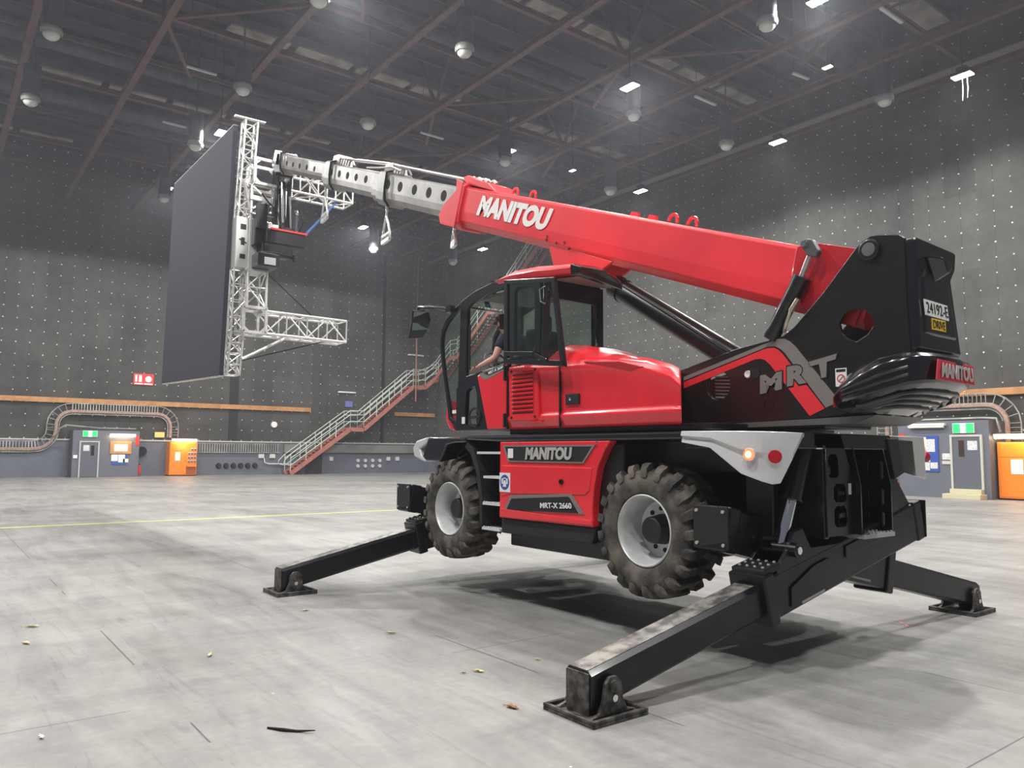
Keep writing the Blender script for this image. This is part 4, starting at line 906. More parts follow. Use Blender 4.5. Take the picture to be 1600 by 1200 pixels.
# rear hood of the tail
rh = MB()
rh.loft([[Vector((x, y, z)) for (y, z) in ((.43, 2.44), (.43, 3.27), (.40, 3.29), (-.20, 3.27), (-.25, 3.26), (-.225, 3.12), (-.14, 3.02), (-.25, 2.52), (-.27, 2.44))] for x in (-1.9, -2.06)])
RH = rh.build('tail_cover', GLOSSK, TH, bevel=.025, seg=3)
rr2 = MB(); rr2.loft([[Vector((-2.055, y, z)) for (y, z) in ((.36, 2.55), (.36, 3.0), (.3, 3.06), (-.06, 3.0), (-.18, 2.55))], [Vector((-2.075, y, z)) for (y, z) in ((.34, 2.57), (.34, 2.98), (.29, 3.03), (-.05, 2.97), (-.16, 2.57))]]); rr2.build('raised_panel', GLOSSK, RH, bevel=.01)
lw = MB(); lw.loft([[Vector((-2.06, y, z)) for (y, z) in ((.43, 2.46), (-.27, 2.46))]+[Vector((-1.9, y, z)) for (y, z) in ((-.27, 2.46), (.43, 2.46))], [Vector((-1.98, .42, 2.34)), Vector((-1.98, -.24, 2.34)), Vector((-1.9, -.24, 2.34)), Vector((-1.9, .42, 2.34))]]); lw.build('cover_lip', BLK, RH, bevel=.01)
cm = MB(); cm.loft([[Vector((-2.06, .30, 3.17)), Vector((-2.06, .06, 3.15)), Vector((-2.06, .06, 3.02)), Vector((-2.06, .18, 2.96))], [Vector((-2.17, .24, 3.14)), Vector((-2.17, .09, 3.12)), Vector((-2.17, .09, 3.05)), Vector((-2.17, .17, 3.02))]]); cm.build('camera_hood', GLOSSK, RH, bevel=.02)
NPL = MB().add([(-2.08, .37, 2.818), (-2.08, .35, 2.70), (-2.08, -.026, 2.692), (-2.08, -.005, 2.81), (-2.072, .37, 2.818), (-2.072, .35, 2.70), (-2.072, -.026, 2.692), (-2.072, -.005, 2.81)], [(0,1,2,3),(7,6,5,4),(0,4,5,1),(1,5,6,2),(2,6,7,3),(3,7,4,0)]).build('registration_plate', WHITE, RH)
lettering('plate_number', '24192-E', [(-2.081, .335, 2.72), (-2.081, -.01, 2.715), (-2.081, .005, 2.795), (-2.081, .35, 2.80)], MATTE, NPL, bold=.0, thick=.002, lift=.001)
DPL = MB().box((-2.08, .035, 2.60), (-2.072, .26, 2.685)).build('drive_plate', YEL, RH)
lettering('plate_word', 'DRIVE', [(-2.081, .245, 2.612), (-2.081, .05, 2.612), (-2.081, .05, 2.672), (-2.081, .245, 2.672)], MATTE, DPL, bold=.0, thick=.002, lift=.001)

# --- counterweight wrapped round the tail
def counterweight():
    # station: (inner point, outer point, z top, z out-top, z out-bottom, z bottom)
    cx, cy = -1.15, .09
    st = [(-1.50, .66, 2.10, 2.11, 2.07, 2.05, .10), (-1.62, .74, 2.19, 2.17, 2.06, 2.02, .22), (-1.78, .77, 2.28, 2.24, 2.08, 1.985, .32), (-1.95, .765, 2.36, 2.31, 2.12, 1.965, .38), (-2.10, .70, 2.395, 2.35, 2.165, 1.96, .42), (-2.165, .60, 2.405, 2.36, 2.18, 1.96, .44),
          (-2.19, .42, 2.41, 2.365, 2.19, 1.96, .44), (-2.20, .09, 2.41, 2.365, 2.19, 1.96, .44), (-2.15, -.20, 2.41, 2.365, 2.19, 1.96, .44), (-2.08, -.32, 2.405, 2.36, 2.18, 1.96, .44), (-2.00, -.47, 2.395, 2.34, 2.16, 1.96, .40), (-1.85, -.53, 2.35, 2.3, 2.12, 1.965, .36), (-1.7, -.54, 2.25, 2.22, 2.08, 1.99, .30), (-1.5, -.45, 2.12, 2.11, 2.06, 2.04, .12)]
    rings = []
    for (x, y, zt, zo, zb, zl, dp) in st:
        dx, dy = cx-x, cy-y; l = math.hypot(dx, dy); dx /= l; dy /= l
        dpi = min(dp, l*.75)
        rings.append([Vector((x+dx*dpi, y+dy*dpi, zt)), Vector((x+dx*.06, y+dy*.06, zt)), Vector((x, y, zo)), Vector((x+dx*.015, y+dy*.015, zb)), Vector((x+dx*.10, y+dy*.10, zb-.06)), Vector((x+dx*dpi, y+dy*dpi, zl))])
    b = MB(); b.loft(rings); CW = b.build('counterweight', GLOSSK, TH, bevel=.02, smooth=True)
    rb_ = MB()
    for k, off in enumerate((.10, .17, .24, .31)):
        pts = []
        for (x, y, zt, zo, zb, zl, dp) in st[2:-2]:
            dx, dy = cx-x, cy-y; l = math.hypot(dx, dy); dx /= l; dy /= l
            f = (off-.10)/.34
            pts.append((x+dx*off, y+dy*off, (zb-.06)*(1-f)+zl*f-.004))
        rb_.tube(pts, .018, 8)
    rb_.build('fins', mat('counterweight_fin', (.035, .035, .035, 1), .35, 0, .3), CW, smooth=True)
    # side swage lines
    for f in (.35, .65):
        pts = [(x-.0, y+.004 if y > .5 else y, zo*f+zb*(1-f)) for (x, y, zt, zo, zb, zl, dp) in st[1:5]]
        MB().tube(pts, .012, 6).build('swage_line', GLOSSK, CW, smooth=True)
    q = [(-2.205, .535, 2.195), (-2.165, -.19, 2.195), (-2.162, -.19, 2.345), (-2.203, .49, 2.345)]
    sg = MB(); off_ = Vector((-.012, 0, 0)); sg.loft([[Vector(v) for v in q], [Vector(v)+off_ for v in q]]); SG = sg.build('maker_badge', mat('badge_red', (.62, .03, .05, 1), .4), CW, bevel=.01)
    lettering('maker_lettering', 'MANITOU', [(-2.220, .47, 2.215), (-2.182, -.15, 2.215), (-2.179, -.15, 2.325), (-2.218, .44, 2.325)], LGREY, SG, bold=.035, thick=.004, lift=.002)
counterweight()

# --- red engine cover behind the cab
def hood():
    # bottom-to-top profiles: (y, z) with x shear at the rear
    st = [(1.97, 2.60, 2.62), (1.85, 2.60, 2.62), (1.44, 2.60, 2.62), (1.37, 2.60, 2.80), (1.07, 2.58, 2.76), (.8, 2.575, 2.70), (.44, 2.55, 2.62), (-.08, 2.47, 2.53), (-.35, 2.38, 2.47), (-.47, 2.30, 2.42)]
    rings = []
    for i, (x, zs, zt) in enumerate(st):
        sh = .85*max(0, min(1, (.9-x)/1.3))
        def P(y, z): return Vector((x+(1.22-y)*sh, y, z))
        rings.append([P(.46, 1.905), P(1.16, 1.905), P(1.19, 1.915), P(1.228, 2.03), P(1.20, 2.055), P(1.21, zs-.14), P(1.225, zs-.08), P(1.18, zs), P(1.02, (zs+zt)/2+.02), P(.85, zt), P(.46, zt)])
    b = MB(); b.loft(rings); H = b.build('engine_cover', RED, TH, bevel=.02, smooth=True)
    MB().box((1.075, 1.2, 1.91), (1.085, 1.231, 2.56)).build('panel_gap', MATTE, H)
    MB().box((1.945, 1.2, 1.91), (1.955, 1.231, 2.6)).build('panel_gap', MATTE, H)
    MB().box((.80, 1.2, 2.13), (1.0, 1.222, 2.235)).build('lock_plate', MATTE, H, bevel=.008)
    MB().lathe([(1.222, .016), (1.228, .001)], 1, 12, (.93, 0, 2.185)).build('lock_button', CHROME, H)
    fr = MB(); fr.prism([(1.92, 2.58), (1.42, 2.54), (1.40, 2.02), (1.45, 1.99), (1.90, 2.0)], 1, 1.2, 1.232); VN = fr.build('vent_panel', RED, H, bevel=.012)
    sl = MB(); gp = MB()
    for k in range(10):
        z = 2.085+.045*k
        sl.add([(1.85, 1.228, z), (1.48, 1.228, z), (1.48, 1.25, z+.012), (1.85, 1.25, z+.012), (1.85, 1.228, z+.026), (1.48, 1.228, z+.026)], [(0,1,2,3),(3,2,5,4),(0,3,4),(1,5,2)])
        gp.box((1.49, 1.229, z-.014), (1.84, 1.2335, z-.002))
    sl.build('vent_slats', RED, VN); gp.build('vent_gap_shade', mat('red_gap_shade', (.07, .003, .004, 1), .7), VN)  # shade between the slats painted as dark red strips
    for (x, z) in ((1.87, 2.53), (1.46, 2.52), (1.86, 2.03), (1.46, 2.03)): MB().cyl((x, 1.23, z), (x, 1.238, z), .015, n=10).build('panel_bolt', MATTE, H)
    MB().box((1.35, 1.2, 1.97), (1.55, 1.2315, 1.985)).build('seam', RED, H)
    MB().prism([(.75, 2.54), (.25, 2.50), (-.05, 2.42), (.1, 2.385), (.5, 2.47)], 1, 1.19, 1.222).build('side_swage', mat('red_recess_shade', (.42, .012, .02, 1), .35, 0, .5), H, bevel=.008)  # recess shade put into the colour, a darker copy of the red paint
    MB().box((1.97, 1.2, 2.44), (1.99, 1.25, 2.60)).build('door_hinge', MATTE, H); MB().box((1.97, 1.2, 1.93), (1.99, 1.25, 2.08)).build('door_hinge', MATTE, H)
hood()

# --- cab
CY0, CY1 = .35, 1.2
OUT = [(2.97, 1.92), (3.17, 2.05), (3.20, 2.20), (3.28, 2.50), (3.36, 2.80), (3.385, 3.0), (3.36, 3.16), (3.26, 3.28), (3.08, 3.39), (2.88, 3.475), (2.62, 3.545), (2.3, 3.585), (2.0, 3.59), (1.42, 3.50), (1.36, 3.44), (1.40, 2.62), (1.97, 2.62), (1.97, 1.92)]
W1 = [(3.13, 2.08), (3.16, 2.22), (3.25, 2.52), (3.325, 2.82), (3.345, 3.0), (3.32, 3.13), (3.22, 3.24), (3.05, 3.335), (2.93, 3.385), (2.975, 2.3), (2.99, 2.02)]
W2 = [(2.80, 2.55), (2.78, 3.35), (2.70, 3.40), (2.4, 3.46), (2.03, 3.49), (2.03, 2.635)]
W3 = [(1.86, 2.70), (1.86, 3.40), (1.80, 3.45), (1.58, 3.43), (1.52, 3.36), (1.50, 2.80), (1.55, 2.70)]
W4 = [(2.80, 1.98), (2.78, 2.36), (2.72, 2.40), (2.58, 2.42), (2.42, 1.98)]
CAB = holed_plate('cab', OUT, [W1, W2, W3, W4], 1, CY1-.05, CY1, BLK, TH, bevel=.008)
holed_plate('side_frame', OUT[:], [W1, [(2.8, 2.2), (2.78, 3.35), (2.4, 3.46), (1.6, 3.43), (1.50, 3.36), (1.50, 2.75), (2.4, 2.66), (2.45, 2.2)]], 1, CY0, CY0+.05, BLK, CAB)
def pane(name, poly, y, m=GLASS): return MB().add([(a, y, b) for a, b in poly], [tuple(range(len(poly)))]).build(name, m, CAB)
pane('quarter_window', W1, CY1-.02, GLASS); pane('rear_side_window', W3, CY1-.02, GLASS); pane('lower_door_window', W4, CY1-.02, DGLASS)
pane('far_side_window', [(2.8, 2.2), (2.78, 3.35), (2.4, 3.46), (1.6, 3.43), (1.50, 3.36), (1.50, 2.75), (2.4, 2.66), (2.45, 2.2)], CY0+.02)
# windscreen following the curved front
ws = MB(); fr = [p for p in OUT[1:10]]
for (a, b_) in zip(fr[:-1], fr[1:]):
    ws.add([(a[0]-.01, CY0+.05, a[1]), (a[0]-.01, CY1-.05, a[1]), (b_[0]-.01, CY1-.05, b_[1]), (b_[0]-.01, CY0+.05, b_[1])], [(0, 1, 2, 3)])
ws.build('windscreen', GLASS, CAB)
fl = MB(); fl.box((1.95, CY0+.05, 1.92), (3.05, CY1-.05, 1.97)); fl.build('cab_floor', BLK, CAB); fl = MB(); fl.loft([[Vector((1.36, y, z)) for y, z in ((CY0, 2.62), (CY1, 2.62), (CY1, 3.44), (CY0, 3.44))]+[Vector((1.36, y, z)) for y, z in ((CY0+.06, 3.30), (CY1-.06, 3.30), (CY1-.06, 2.76), (CY0+.06, 2.76))][::1], [Vector((1.42, y, z)) for y, z in ((CY0, 2.62), (CY1, 2.62), (CY1, 3.44), (CY0, 3.44))]+[Vector((1.42, y, z)) for y, z in ((CY0+.06, 3.30), (CY1-.06, 3.30), (CY1-.06, 2.76), (CY0+.06, 2.76))]]) if False else None
holed_plate('rear_frame', [(CY0, 2.62), (CY1, 2.62), (CY1, 3.46), (CY0, 3.46)], [[(CY0+.07, 2.74), (CY1-.07, 2.74), (CY1-.09, 3.28), (CY0+.10, 3.28)]], 0, 1.36, 1.42, BLK, CAB)
MB().box((1.43, CY0+.05, 3.43), (2.6, CY1-.06, 3.46)).build('headliner', CABIN, CAB)
MB().quad((1.39, CY0+.06, 2.73), (1.39, CY1-.06, 2.73), (1.39, CY1-.08, 3.29), (1.39, CY0+.09, 3.29)).build('rear_window', DGLASS, CAB)
MB().box((2.5, CY0+.05, 1.97), (2.9, .6, 2.5)).box((2.75, .7, 1.97), (2.95, .95, 2.45)).build('console', DARK, CAB, bevel=.03)
# steering wheel
def ring(c, r, tr, nrm, n=28):
    nrm = Vector(nrm).normalized(); a = nrm.orthogonal().normalized(); b_ = nrm.cross(a); c = Vector(c)
    rings = []
    for i in range(n):
        d = a*cos(2*pi*i/n)+b_*sin(2*pi*i/n); rings.append([c+d*r+(d*cos(2*pi*k/8)+nrm*sin(2*pi*k/8))*tr for k in range(8)])
    m_ = MB(); m_.loft(rings, closed=True); return m_
SW = ring((2.68, .82, 2.73), .17, .016, (-.75, 0, .66)); SW.bar((2.68, .82, 2.9-.17), (2.80, .82, 2.45), .04, .04); SW.bar((2.68, .66, 2.73), (2.68, .98, 2.73), .03, .02); SW.build('steering_wheel', mat('grey_wheel', (.12, .12, .12, 1), .4), CAB, smooth=True)
st_ = MB(); st_.box((1.9, .56, 2.35), (2.4, 1.02, 2.5)); st_.box((1.80, .58, 2.45), (1.94, 1.0, 3.02)); st_.box((1.82, .68, 3.0), (1.91, .9, 3.2)); st_.box((1.95, .6, 1.97), (2.25, .95, 2.35)); st_.build('seat', SEATM, CAB, bevel=.04, seg=3)
# red lower door, with its model badge
LD = MB().prism([(2.53, 2.535), (1.97, 2.62), (1.97, 1.915), (2.32, 1.915)], 1, 1.19, 1.225).build('lower_door', RED, TH, bevel=.012)
MB().prism([(2.50, 2.55), (2.0, 2.635), (2.0, 2.56), (2.22, 2.50), (2.38, 2.475)], 1, 1.2, 1.2275).build('grey_badge', GREYP, LD)
MB().prism([(2.40, 2.555), (2.0, 2.622), (2.0, 2.575), (2.30, 2.52)], 1, 1.2, 1.229).build('black_badge', MATTE, LD)
lettering('model_lettering', 'MRT-X 2660', [(2.29, 1.229, 2.528), (2.02, 1.229, 2.58), (2.02, 1.229, 2.612), (2.30, 1.229, 2.56)], WHITE, LD, bold=.02, thick=.002)
BD = holed_plate('door_frame', [(2.97, 2.42), (2.53, 2.535), (2.32, 1.915), (2.97, 1.915)], [W4], 1, 1.195, 1.215, GLOSSK, TH)
gl = MB(); gl.lathe([(1.215, .115), (1.235, .115), (1.235, .095), (1.222, .09)], 1, 32, (2.57, 0, 2.06)); gl.box((2.47, 1.215, 2.045), (2.67, 1.235, 2.075)); gl.build('door_speaker_ring', DARK, BD, smooth=True)
MB().box((2.78, 1.215, 1.99), (2.84, 1.222, 2.07)).build('white_label', WHITE, BD)
MB().box((2.99, 1.2, 2.12), (3.07, 1.207, 2.16)).build('white_label', WHITE, CAB)
MB().prism([(3.19, 2.10), (3.25, 2.30), (3.28, 2.05), (3.18, 1.93), (3.06, 1.92)], 1, .95, 1.17).build('front_panel', RED, CAB, bevel=.02)
MB().tube([(2.70, 1.215, 2.62), (2.70, 1.215, 3.15)], .012, 6).build('grab_bar', MATTE, CAB)
# open upper door folded back along the cab
dz = 1.30
def QD(u, v): # u 0..1 front->rear, v 0..1 bottom->top
    B0, B1, T1, T0 = Vector((1.90, dz, 2.61)), Vector((.86, dz+.03, 2.49)), Vector((1.02, dz+.03, 3.40)), Vector((1.90, dz, 3.53))
    return (B0*(1-u)+B1*u)*(1-v)+(T0*(1-u)+T1*u)*v
bo = MB()
def frame_strip(u0, v0, u1, v1, k=1):
    c_ = [QD(u0, v0), QD(u1, v0), QD(u1, v1), QD(u0, v1)]; bo.loft([[p+Vector((0, -.018, 0)) for p in c_], [p+Vector((0, .018, 0)) for p in c_]])
frame_strip(0, 0, .075, 1); frame_strip(.93, 0, 1, 1); frame_strip(0, 0, 1, .07); frame_strip(0, .945, 1, 1)
UD = bo.build('upper_door', BLK, TH, bevel=.008)
c_ = [QD(.07, .07), QD(.93, .07), QD(.93, .95), QD(.07, .95)]
MB().add(c_, [(0, 1, 2, 3)]).build('door_glass', glass_mat('door_glass_tint', (.74, .86, .78, 1)), UD)
MB().bar(QD(.05, .12)+Vector((0, .03, 0)), QD(.55, .13)+Vector((0, .03, 0)), .03, .045).bar(QD(.55, .13)+Vector((0, .03, 0)), QD(.75, .06)+Vector((0, .03, 0)), .02, .03).build('door_latch', BLK, UD, bevel=.005)
MB().tube([QD(.8, .70)+Vector((0, .02, 0)), QD(.77, .72)+Vector((0, .06, 0)), QD(.77, .86)+Vector((0, .06, 0)), QD(.82, .9)+Vector((0, .02, 0))], .009, 6).build('grab_handle', CHROME, UD, smooth=True)
# roof
def roof():
    def ringz(x, y0, y1, zb, zt): return [Vector((x, y0, zb)), Vector((x, y1, zb)), Vector((x, y1+.02, (zb+zt)/2)), Vector((x, y1-.05, zt)), Vector((x, (y0+y1)/2, zt+.045)), Vector((x, y0+.05, zt)), Vector((x, y0-.02, (zb+zt)/2))]
    L_ = ringz(.93, .36, 1.21, 3.44, 3.545)
    for q_ in L_: q_.x += .2*(1.21-q_.y)
    b = MB(); b.loft([ringz(2.28, .40, 1.17, 3.55, 3.58), ringz(2.15, .37, 1.2, 3.54, 3.625), ringz(1.9, .34, 1.21, 3.53, 3.65), ringz(1.5, .33, 1.21, 3.50, 3.625), ringz(1.2, .33, 1.21, 3.465, 3.58), L_])
    RF = b.build('cab_roof', RED, TH, smooth=True)
    v = MB(); v.loft([[Vector((1.10, .35, 3.42)), Vector((.94, 1.21, 3.43)), Vector((.94, 1.21, 3.54)), Vector((1.02, .79, 3.585)), Vector((1.10, .35, 3.53))], [Vector((1.03, .38, 3.40)), Vector((.84, 1.17, 3.43)), Vector((.84, 1.17, 3.50)), Vector((.86, .80, 3.51)), Vector((1.03, .38, 3.45))]])
    v.build('roof_visor', BLK, RF, bevel=.01)
    MB().add([(1.34, .42, 3.462), (1.34, 1.12, 3.462), (.92, 1.10, 3.424), (1.08, .46, 3.412)], [(0, 1, 2, 3)]).build('visor_lining', mat('visor_beige', (.26, .24, .21, 1), .8), RF)
    gb = MB()
    P = [(3.10, 3.42), (2.95, 3.475), (2.78, 3.53), (2.6, 3.575), (2.42, 3.605), (2.25, 3.625)]
    for x, z in P: gb.bar((x, .45, z+.02), (x, 1.12, z+.02), .035, .02)
    for y in (.5, 1.08): gb.tube([(x, y, z+.01) for x, z in P], .012, 6)
    gb.build('roof_guard', BLK, RF)
    MB().loft([[Vector((x, .42, z)), Vector((x, 1.17, z)), Vector((x, 1.17, z+.02)), Vector((x, .42, z+.02))] for x, z in ((2.95, 3.44), (2.62, 3.53), (2.25, 3.57))]).build('roof_window', glass_mat('roof_glass', (.35, .4, .38, 1)), RF)
roof()
# mirror on its arm
mi = MB(); mi.tube([(3.10, 1.22, 3.38), (3.25, 1.28, 3.42), (3.45, 1.3, 3.46), (3.74, 1.3, 3.50), (3.78, 1.3, 3.44)], .022, 8); mi.box((3.05, 1.2, 3.35), (3.15, 1.27, 3.43)); MR = mi.build('mirror_arm', BLK, TH, smooth=True)
m2_ = MB(); m2_.loft([[Vector((3.62, 1.22, 3.46)), Vector((3.78, 1.38, 3.46)), Vector((3.82, 1.36, 3.46)), Vector((3.70, 1.2, 3.46))], [Vector((3.60, 1.2, 3.32)), Vector((3.78, 1.38, 3.32)), Vector((3.84, 1.36, 3.32)), Vector((3.70, 1.18, 3.32))], [Vector((3.66, 1.22, 3.20)), Vector((3.82, 1.38, 3.18)), Vector((3.87, 1.37, 3.18)), Vector((3.74, 1.2, 3.20))], [Vector((3.74, 1.24, 3.11)), Vector((3.86, 1.38, 3.10)), Vector((3.89, 1.37, 3.10)), Vector((3.80, 1.23, 3.11))]]); MH = m2_.build('mirror_housing', BLK, MR, bevel=.012)
MB().add([(3.615, 1.215, 3.44), (3.755, 1.362, 3.44), (3.785, 1.37, 3.2), (3.655, 1.22, 3.21)], [(0, 1, 2, 3)]).build('mirror_glass', mat('mirror_glass', (.5, .62, .55, 1), .06, .95), MR)

# --- boom
BY = .09
def B(s, n_, y=0): return Vector((-1.02+s*.9354-n_*.3535, BY+y, 3.46+s*.3535+n_*.9354))
def sect(s, w_, n0, n1, ch=.1, k=.62):
    h = n1-n0; hw = w_/2
    return [B(s, n0, -hw+ch), B(s, n0, hw-ch), B(s, n0+.08, hw-.014), B(s, n1-h*k, hw), B(s, n1-.03, hw), B(s, n1, hw-.03), B(s, n1, -hw+.03), B(s, n1-.03, -hw), B(s, n1-h*k, -hw), B(s, n0+.08, -hw+.014)]
b = MB(); b.loft([sect(-.78, .48, -.56, .0), sect(5.75, .50, -.56, .0)])
BM = b.build('boom', BRED, TH, bevel=.008)
def sprism(mb, poly, y0, y1): mb.loft([[B(s, n_, y0) for s, n_ in poly], [B(s, n_, y1) for s, n_ in poly]]); return mb
# nose collar with ears
cb = MB(); cb.loft([sect(5.5, .55, -.6, .03), sect(5.62, .57, -.62, .05)]); sprism(cb, [(5.6, .04), (5.72, .12), (5.60, .16), (5.35, .12), (5.05, .10), (4.8, .0)], -.2, .2)
for s_ in (-1, 1): sprism(cb, [(5.55, .05), (5.75, .08), (5.70, -.08), (5.95, -.30), (6.05, -.48), (5.95, -.60), (5.55, -.60)], s_*.255, s_*.285)
CBM = cb.build('nose_collar', BRED, BM, bevel=.01)
hk = MB(); hk.tube([B(5.2+.08*i, .11+.03*(i % 2), .1) for i in range(6)], .03, 6); hk.tube([B(5.25+.08*i, .12+.03*(i % 2), -.08) for i in range(6)], .03, 6); hk.build('chain_block', STEEL, CBM, smooth=True)
for s_ in (4.5, 4.1, 2.31, 2.03, 1.62, 1.35):
    l = MB()
    if s_ > 2.0 and s_ < 2.4: sprism(l, [(s_-.07, 0), (s_+.07, 0), (s_+.05, .06), (s_-.05, .06)], -.04, .0)
    else:
        for i in range(7):
            a0, a1 = pi*i/6, pi*(i+1)/6
            if i < 6: l.bar(B(s_+.06*cos(a0), .02+.08*sin(a0), .1), B(s_+.06*cos(a1), .02+.08*sin(a1), .1), .03, .022, (0, 1, 0))
    l.build('lifting_lug', BRED, BM)
# cheek reinforcement and lift lug
for s_ in (-1, 1):
    ck = MB(); sprism(ck, [(-.02, -.02), (-.10, .04), (-.75, .06), (-.75, -.55), (-.35, -.55), (-.08, -.40), (-.04, -.2)], s_*.245, s_*.268)
    ck.build('cheek', mat('cheek_red', (.50, .012, .022, 1), .35, 0, .4), BM, bevel=.006)
lg = MB()
for s_ in (-1, 1): sprism(lg, [(3.45, -.50), (3.25, -.74), (3.05, -.84), (2.70, -.80), (2.42, -.66), (2.25, -.52)], s_*.16, s_*.2)
lg.build('ram_bracket', BRED, BM, bevel=.006)
MB().cyl(B(2.85, -.70, .22), B(2.85, -.70, -.22), .05, n=20).build('ram_bracket_pin', MATTE, BM, smooth=True)
q = [B(4.98, -.385, .252), B(3.53, -.372, .252), B(3.49, -.105, .252), B(5.05, -.10, .252)]
lettering('maker_lettering', 'MANITOU', [B(5.09, -.36, .251), B(3.50, -.36, .251), B(3.42, -.08, .251), B(5.02, -.08, .251)], WHITE, BM, bold=.06, thick=.003)
for (s_, n_) in ((3.45, -.46), (3.25, -.47), (3.1, -.44), (3.0, -.50), (3.45, -.42)): MB().cyl(B(s_, n_, .22), B(s_, n_, .25), .016, n=8).build('boom_bolt', mat('bolt_dark_red', (.2, .01, .015, 1), .5), BM)
# grey telescoping sections
def inner_section(s0, s1, w_, n0, n1, holes, collar, r):
    m_ = MB(); m_.loft([sect(s0, w_, n0, n1, .09), sect(s1, w_, n0, n1, .09)]); S_ = m_.build('boom_section', STEEL, TH, bevel=.006)
    if collar:
        k = MB(); k.loft([sect(collar, w_+.07, n0-.05, n1+.05, .09), sect(collar+.28, w_+.07, n0-.04, n1+.03, .09)]); k.build('section_collar', STEEL, S_, bevel=.01)
        hp = [B(collar-.03, n1+.06, w_/2-.05), B(collar-.03, n1+.02, w_/2+.05), B(collar-.06, (n0+n1)/2, w_/2+.055), B(collar-.1, n0+.05, w_/2+.03), B(collar-.1, n0-.04, w_/2-.06)]
        MB().tube(hp, .018, 8).build('black_hose', MATTE, S_, smooth=True)
    for s_ in holes:
        for sd in (-1, 1):
            MB().cyl(B(s_, n1-.17, sd*(w_/2-.01)), B(s_, n1-.17, sd*(w_/2+.002)), r, n=20).build('hole_shade_disc', MATTE, S_)  # matt black disc paints the dark inside of a hole
    return S_
S2 = inner_section(5.4, 8.6, .44, -.50, -.02, [8.0-.0, 7.55, 7.05, 6.58, 6.12], 8.05, .082)
S3 = inner_section(8.3, 11.0, .38, -.46, -.01, [10.55, 10.15, 9.76, 9.37, 8.95], 10.55, .068)
S4 = inner_section(10.8, 13.75, .33, -.38, -.01, [13.15, 12.75, 12.35, 11.93, 11.5], 13.5, .056)
# guide rails and hose clutter above the sections
rl = MB()
for y in (-.1, .1): rl.tube([B(5.6, .10, y), B(8.1, .15, y), B(8.4, .16, y), B(10.7, .11, y)], .022, 6)
rl.build('hose_rail', STEEL, TH, smooth=True)
cl = MB()
random.seed(3)
for s0 in (8.2, 10.5):
    for k in range(5):
        cl.tube([B(s0-.3-.1*k, .03, -.12+.05*k), B(s0-.2-.1*k, .12, -.1+.05*k), B(s0+.0, .13, -.1+.05*k), B(s0+.15, .04, -.1+.05*k)], .014, 6)
    sprism(cl, [(s0-.15, .0), (s0+.2, .0), (s0+.18, .14), (s0-.05, .18)], -.14, .14)
cl.build('hose_clutter', STEEL, TH)
MB().tube([B(7.7, .06, .18), B(8.0, .10, .2), B(8.5, .05, .2), B(9.0, .02, .18)], .02, 6).build('hose_guard', LGREY, TH, smooth=True)
# hanging hooks
def hook(s_, n_, drop, sz, label):
    p = B(s_, n_, .1); t = thing('pulley_hook', label, 'hook', (p.x, p.y, p.z-drop), 'hooks hanging from the boom')
    MB().tube([p, p-Vector((.02, 0, drop*.35)), p-Vector((0, 0, drop*.5))], .022, 6).build('strap', ALU, t, smooth=True)
    q0 = p-Vector((0, 0, drop*.5)); h = MB(); w2 = sz*.45
    h.tube([q0, q0+Vector((-w2*.6, .02, -sz*.35)), q0+Vector((-w2, .03, -sz*.8)), q0+Vector((-w2, .03, -sz))], .022, 6); h.tube([q0, q0+Vector((w2*.6, -.02, -sz*.35)), q0+Vector((w2, -.03, -sz*.8)), q0+Vector((w2, -.03, -sz))], .022, 6)
    h.bar(q0+Vector((-w2, .03, -sz)), q0+Vector((w2, -.03, -sz)), .05, .06); h.bar(q0+Vector((-w2, .03, -sz*.75)), q0+Vector((w2, -.03, -sz*.75)), .04, .03)
    h.build('hook_frame', ALU, t, smooth=True)
hook(8.15, -.52, .42, .42, 'silver triangular hook hanging under the grey boom collar')
hook(10.95, -.44, .5, .45, 'silver triangular hook hanging nearest the white truss arm')
hook(5.85, -.6, .1, .22, 'short silver hook hanging under the red boom nose')
# lift ram
RM = MB().cyl((1.36, BY, 3.50), (-.25, BY, 2.52), .125, n=32).cyl((1.42, BY, 3.54), (1.30, BY, 3.465), .137, n=32).build('lift_ram', BLK, TH, smooth=True)
MB().cyl((1.40, BY, 3.53), (1.68, BY, 3.70), .06, n=20).build('ram_rod', CHROME, RM, smooth=True)
MB().tube([(1.2, BY+.1, 3.50), (.5, BY+.12, 3.07), (-.2, BY+.12, 2.62)], .018, 6).build('ram_pipe', BLK, RM, smooth=True)
# small compensating cylinder beside the boom tail
yc = .425
SMC = MB().cyl((-1.10, yc, 3.12), (-.80, yc, 2.66), .07, n=20).cyl((-1.12, yc, 3.15), (-1.08, yc, 3.09), .076, n=20).build('compensating_ram', BLK, TH, smooth=True)
MB().cyl((-1.20, yc, 3.33), (-1.08, yc, 3.09), .024, n=16).build('ram_rod', mat('rod_grey', (.5, .49, .47, 1), .3, .6), SMC, smooth=True)
MB().prism([(-1.27, 3.28), (-1.30, 3.33), (-1.24, 3.44), (-1.17, 3.46), (-1.13, 3.41), (-1.19, 3.31)], 1, yc-.02, yc+.04).build('link_plate', mat('link_grey', (.10, .10, .10, 1), .4, .3), SMC, bevel=.01)
MB().lathe([(yc+.04, .03), (yc+.06, .024), (yc+.06, .001)], 1, 16, (-1.17, 0, 3.415)).build('link_bolt', CHROME, SMC, smooth=True)
MB().cyl((-1.12, .5, 2.95), (-1.05, .5, 2.86), .022, n=12).tube([(-1.05, .5, 2.86), (-1.0, .5, 2.75), (-.95, .45, 2.7)], .014, 6).build('hydraulic_fitting', mat('fitting_steel', (.5, .45, .35, 1), .3, .7), SMC, smooth=True)
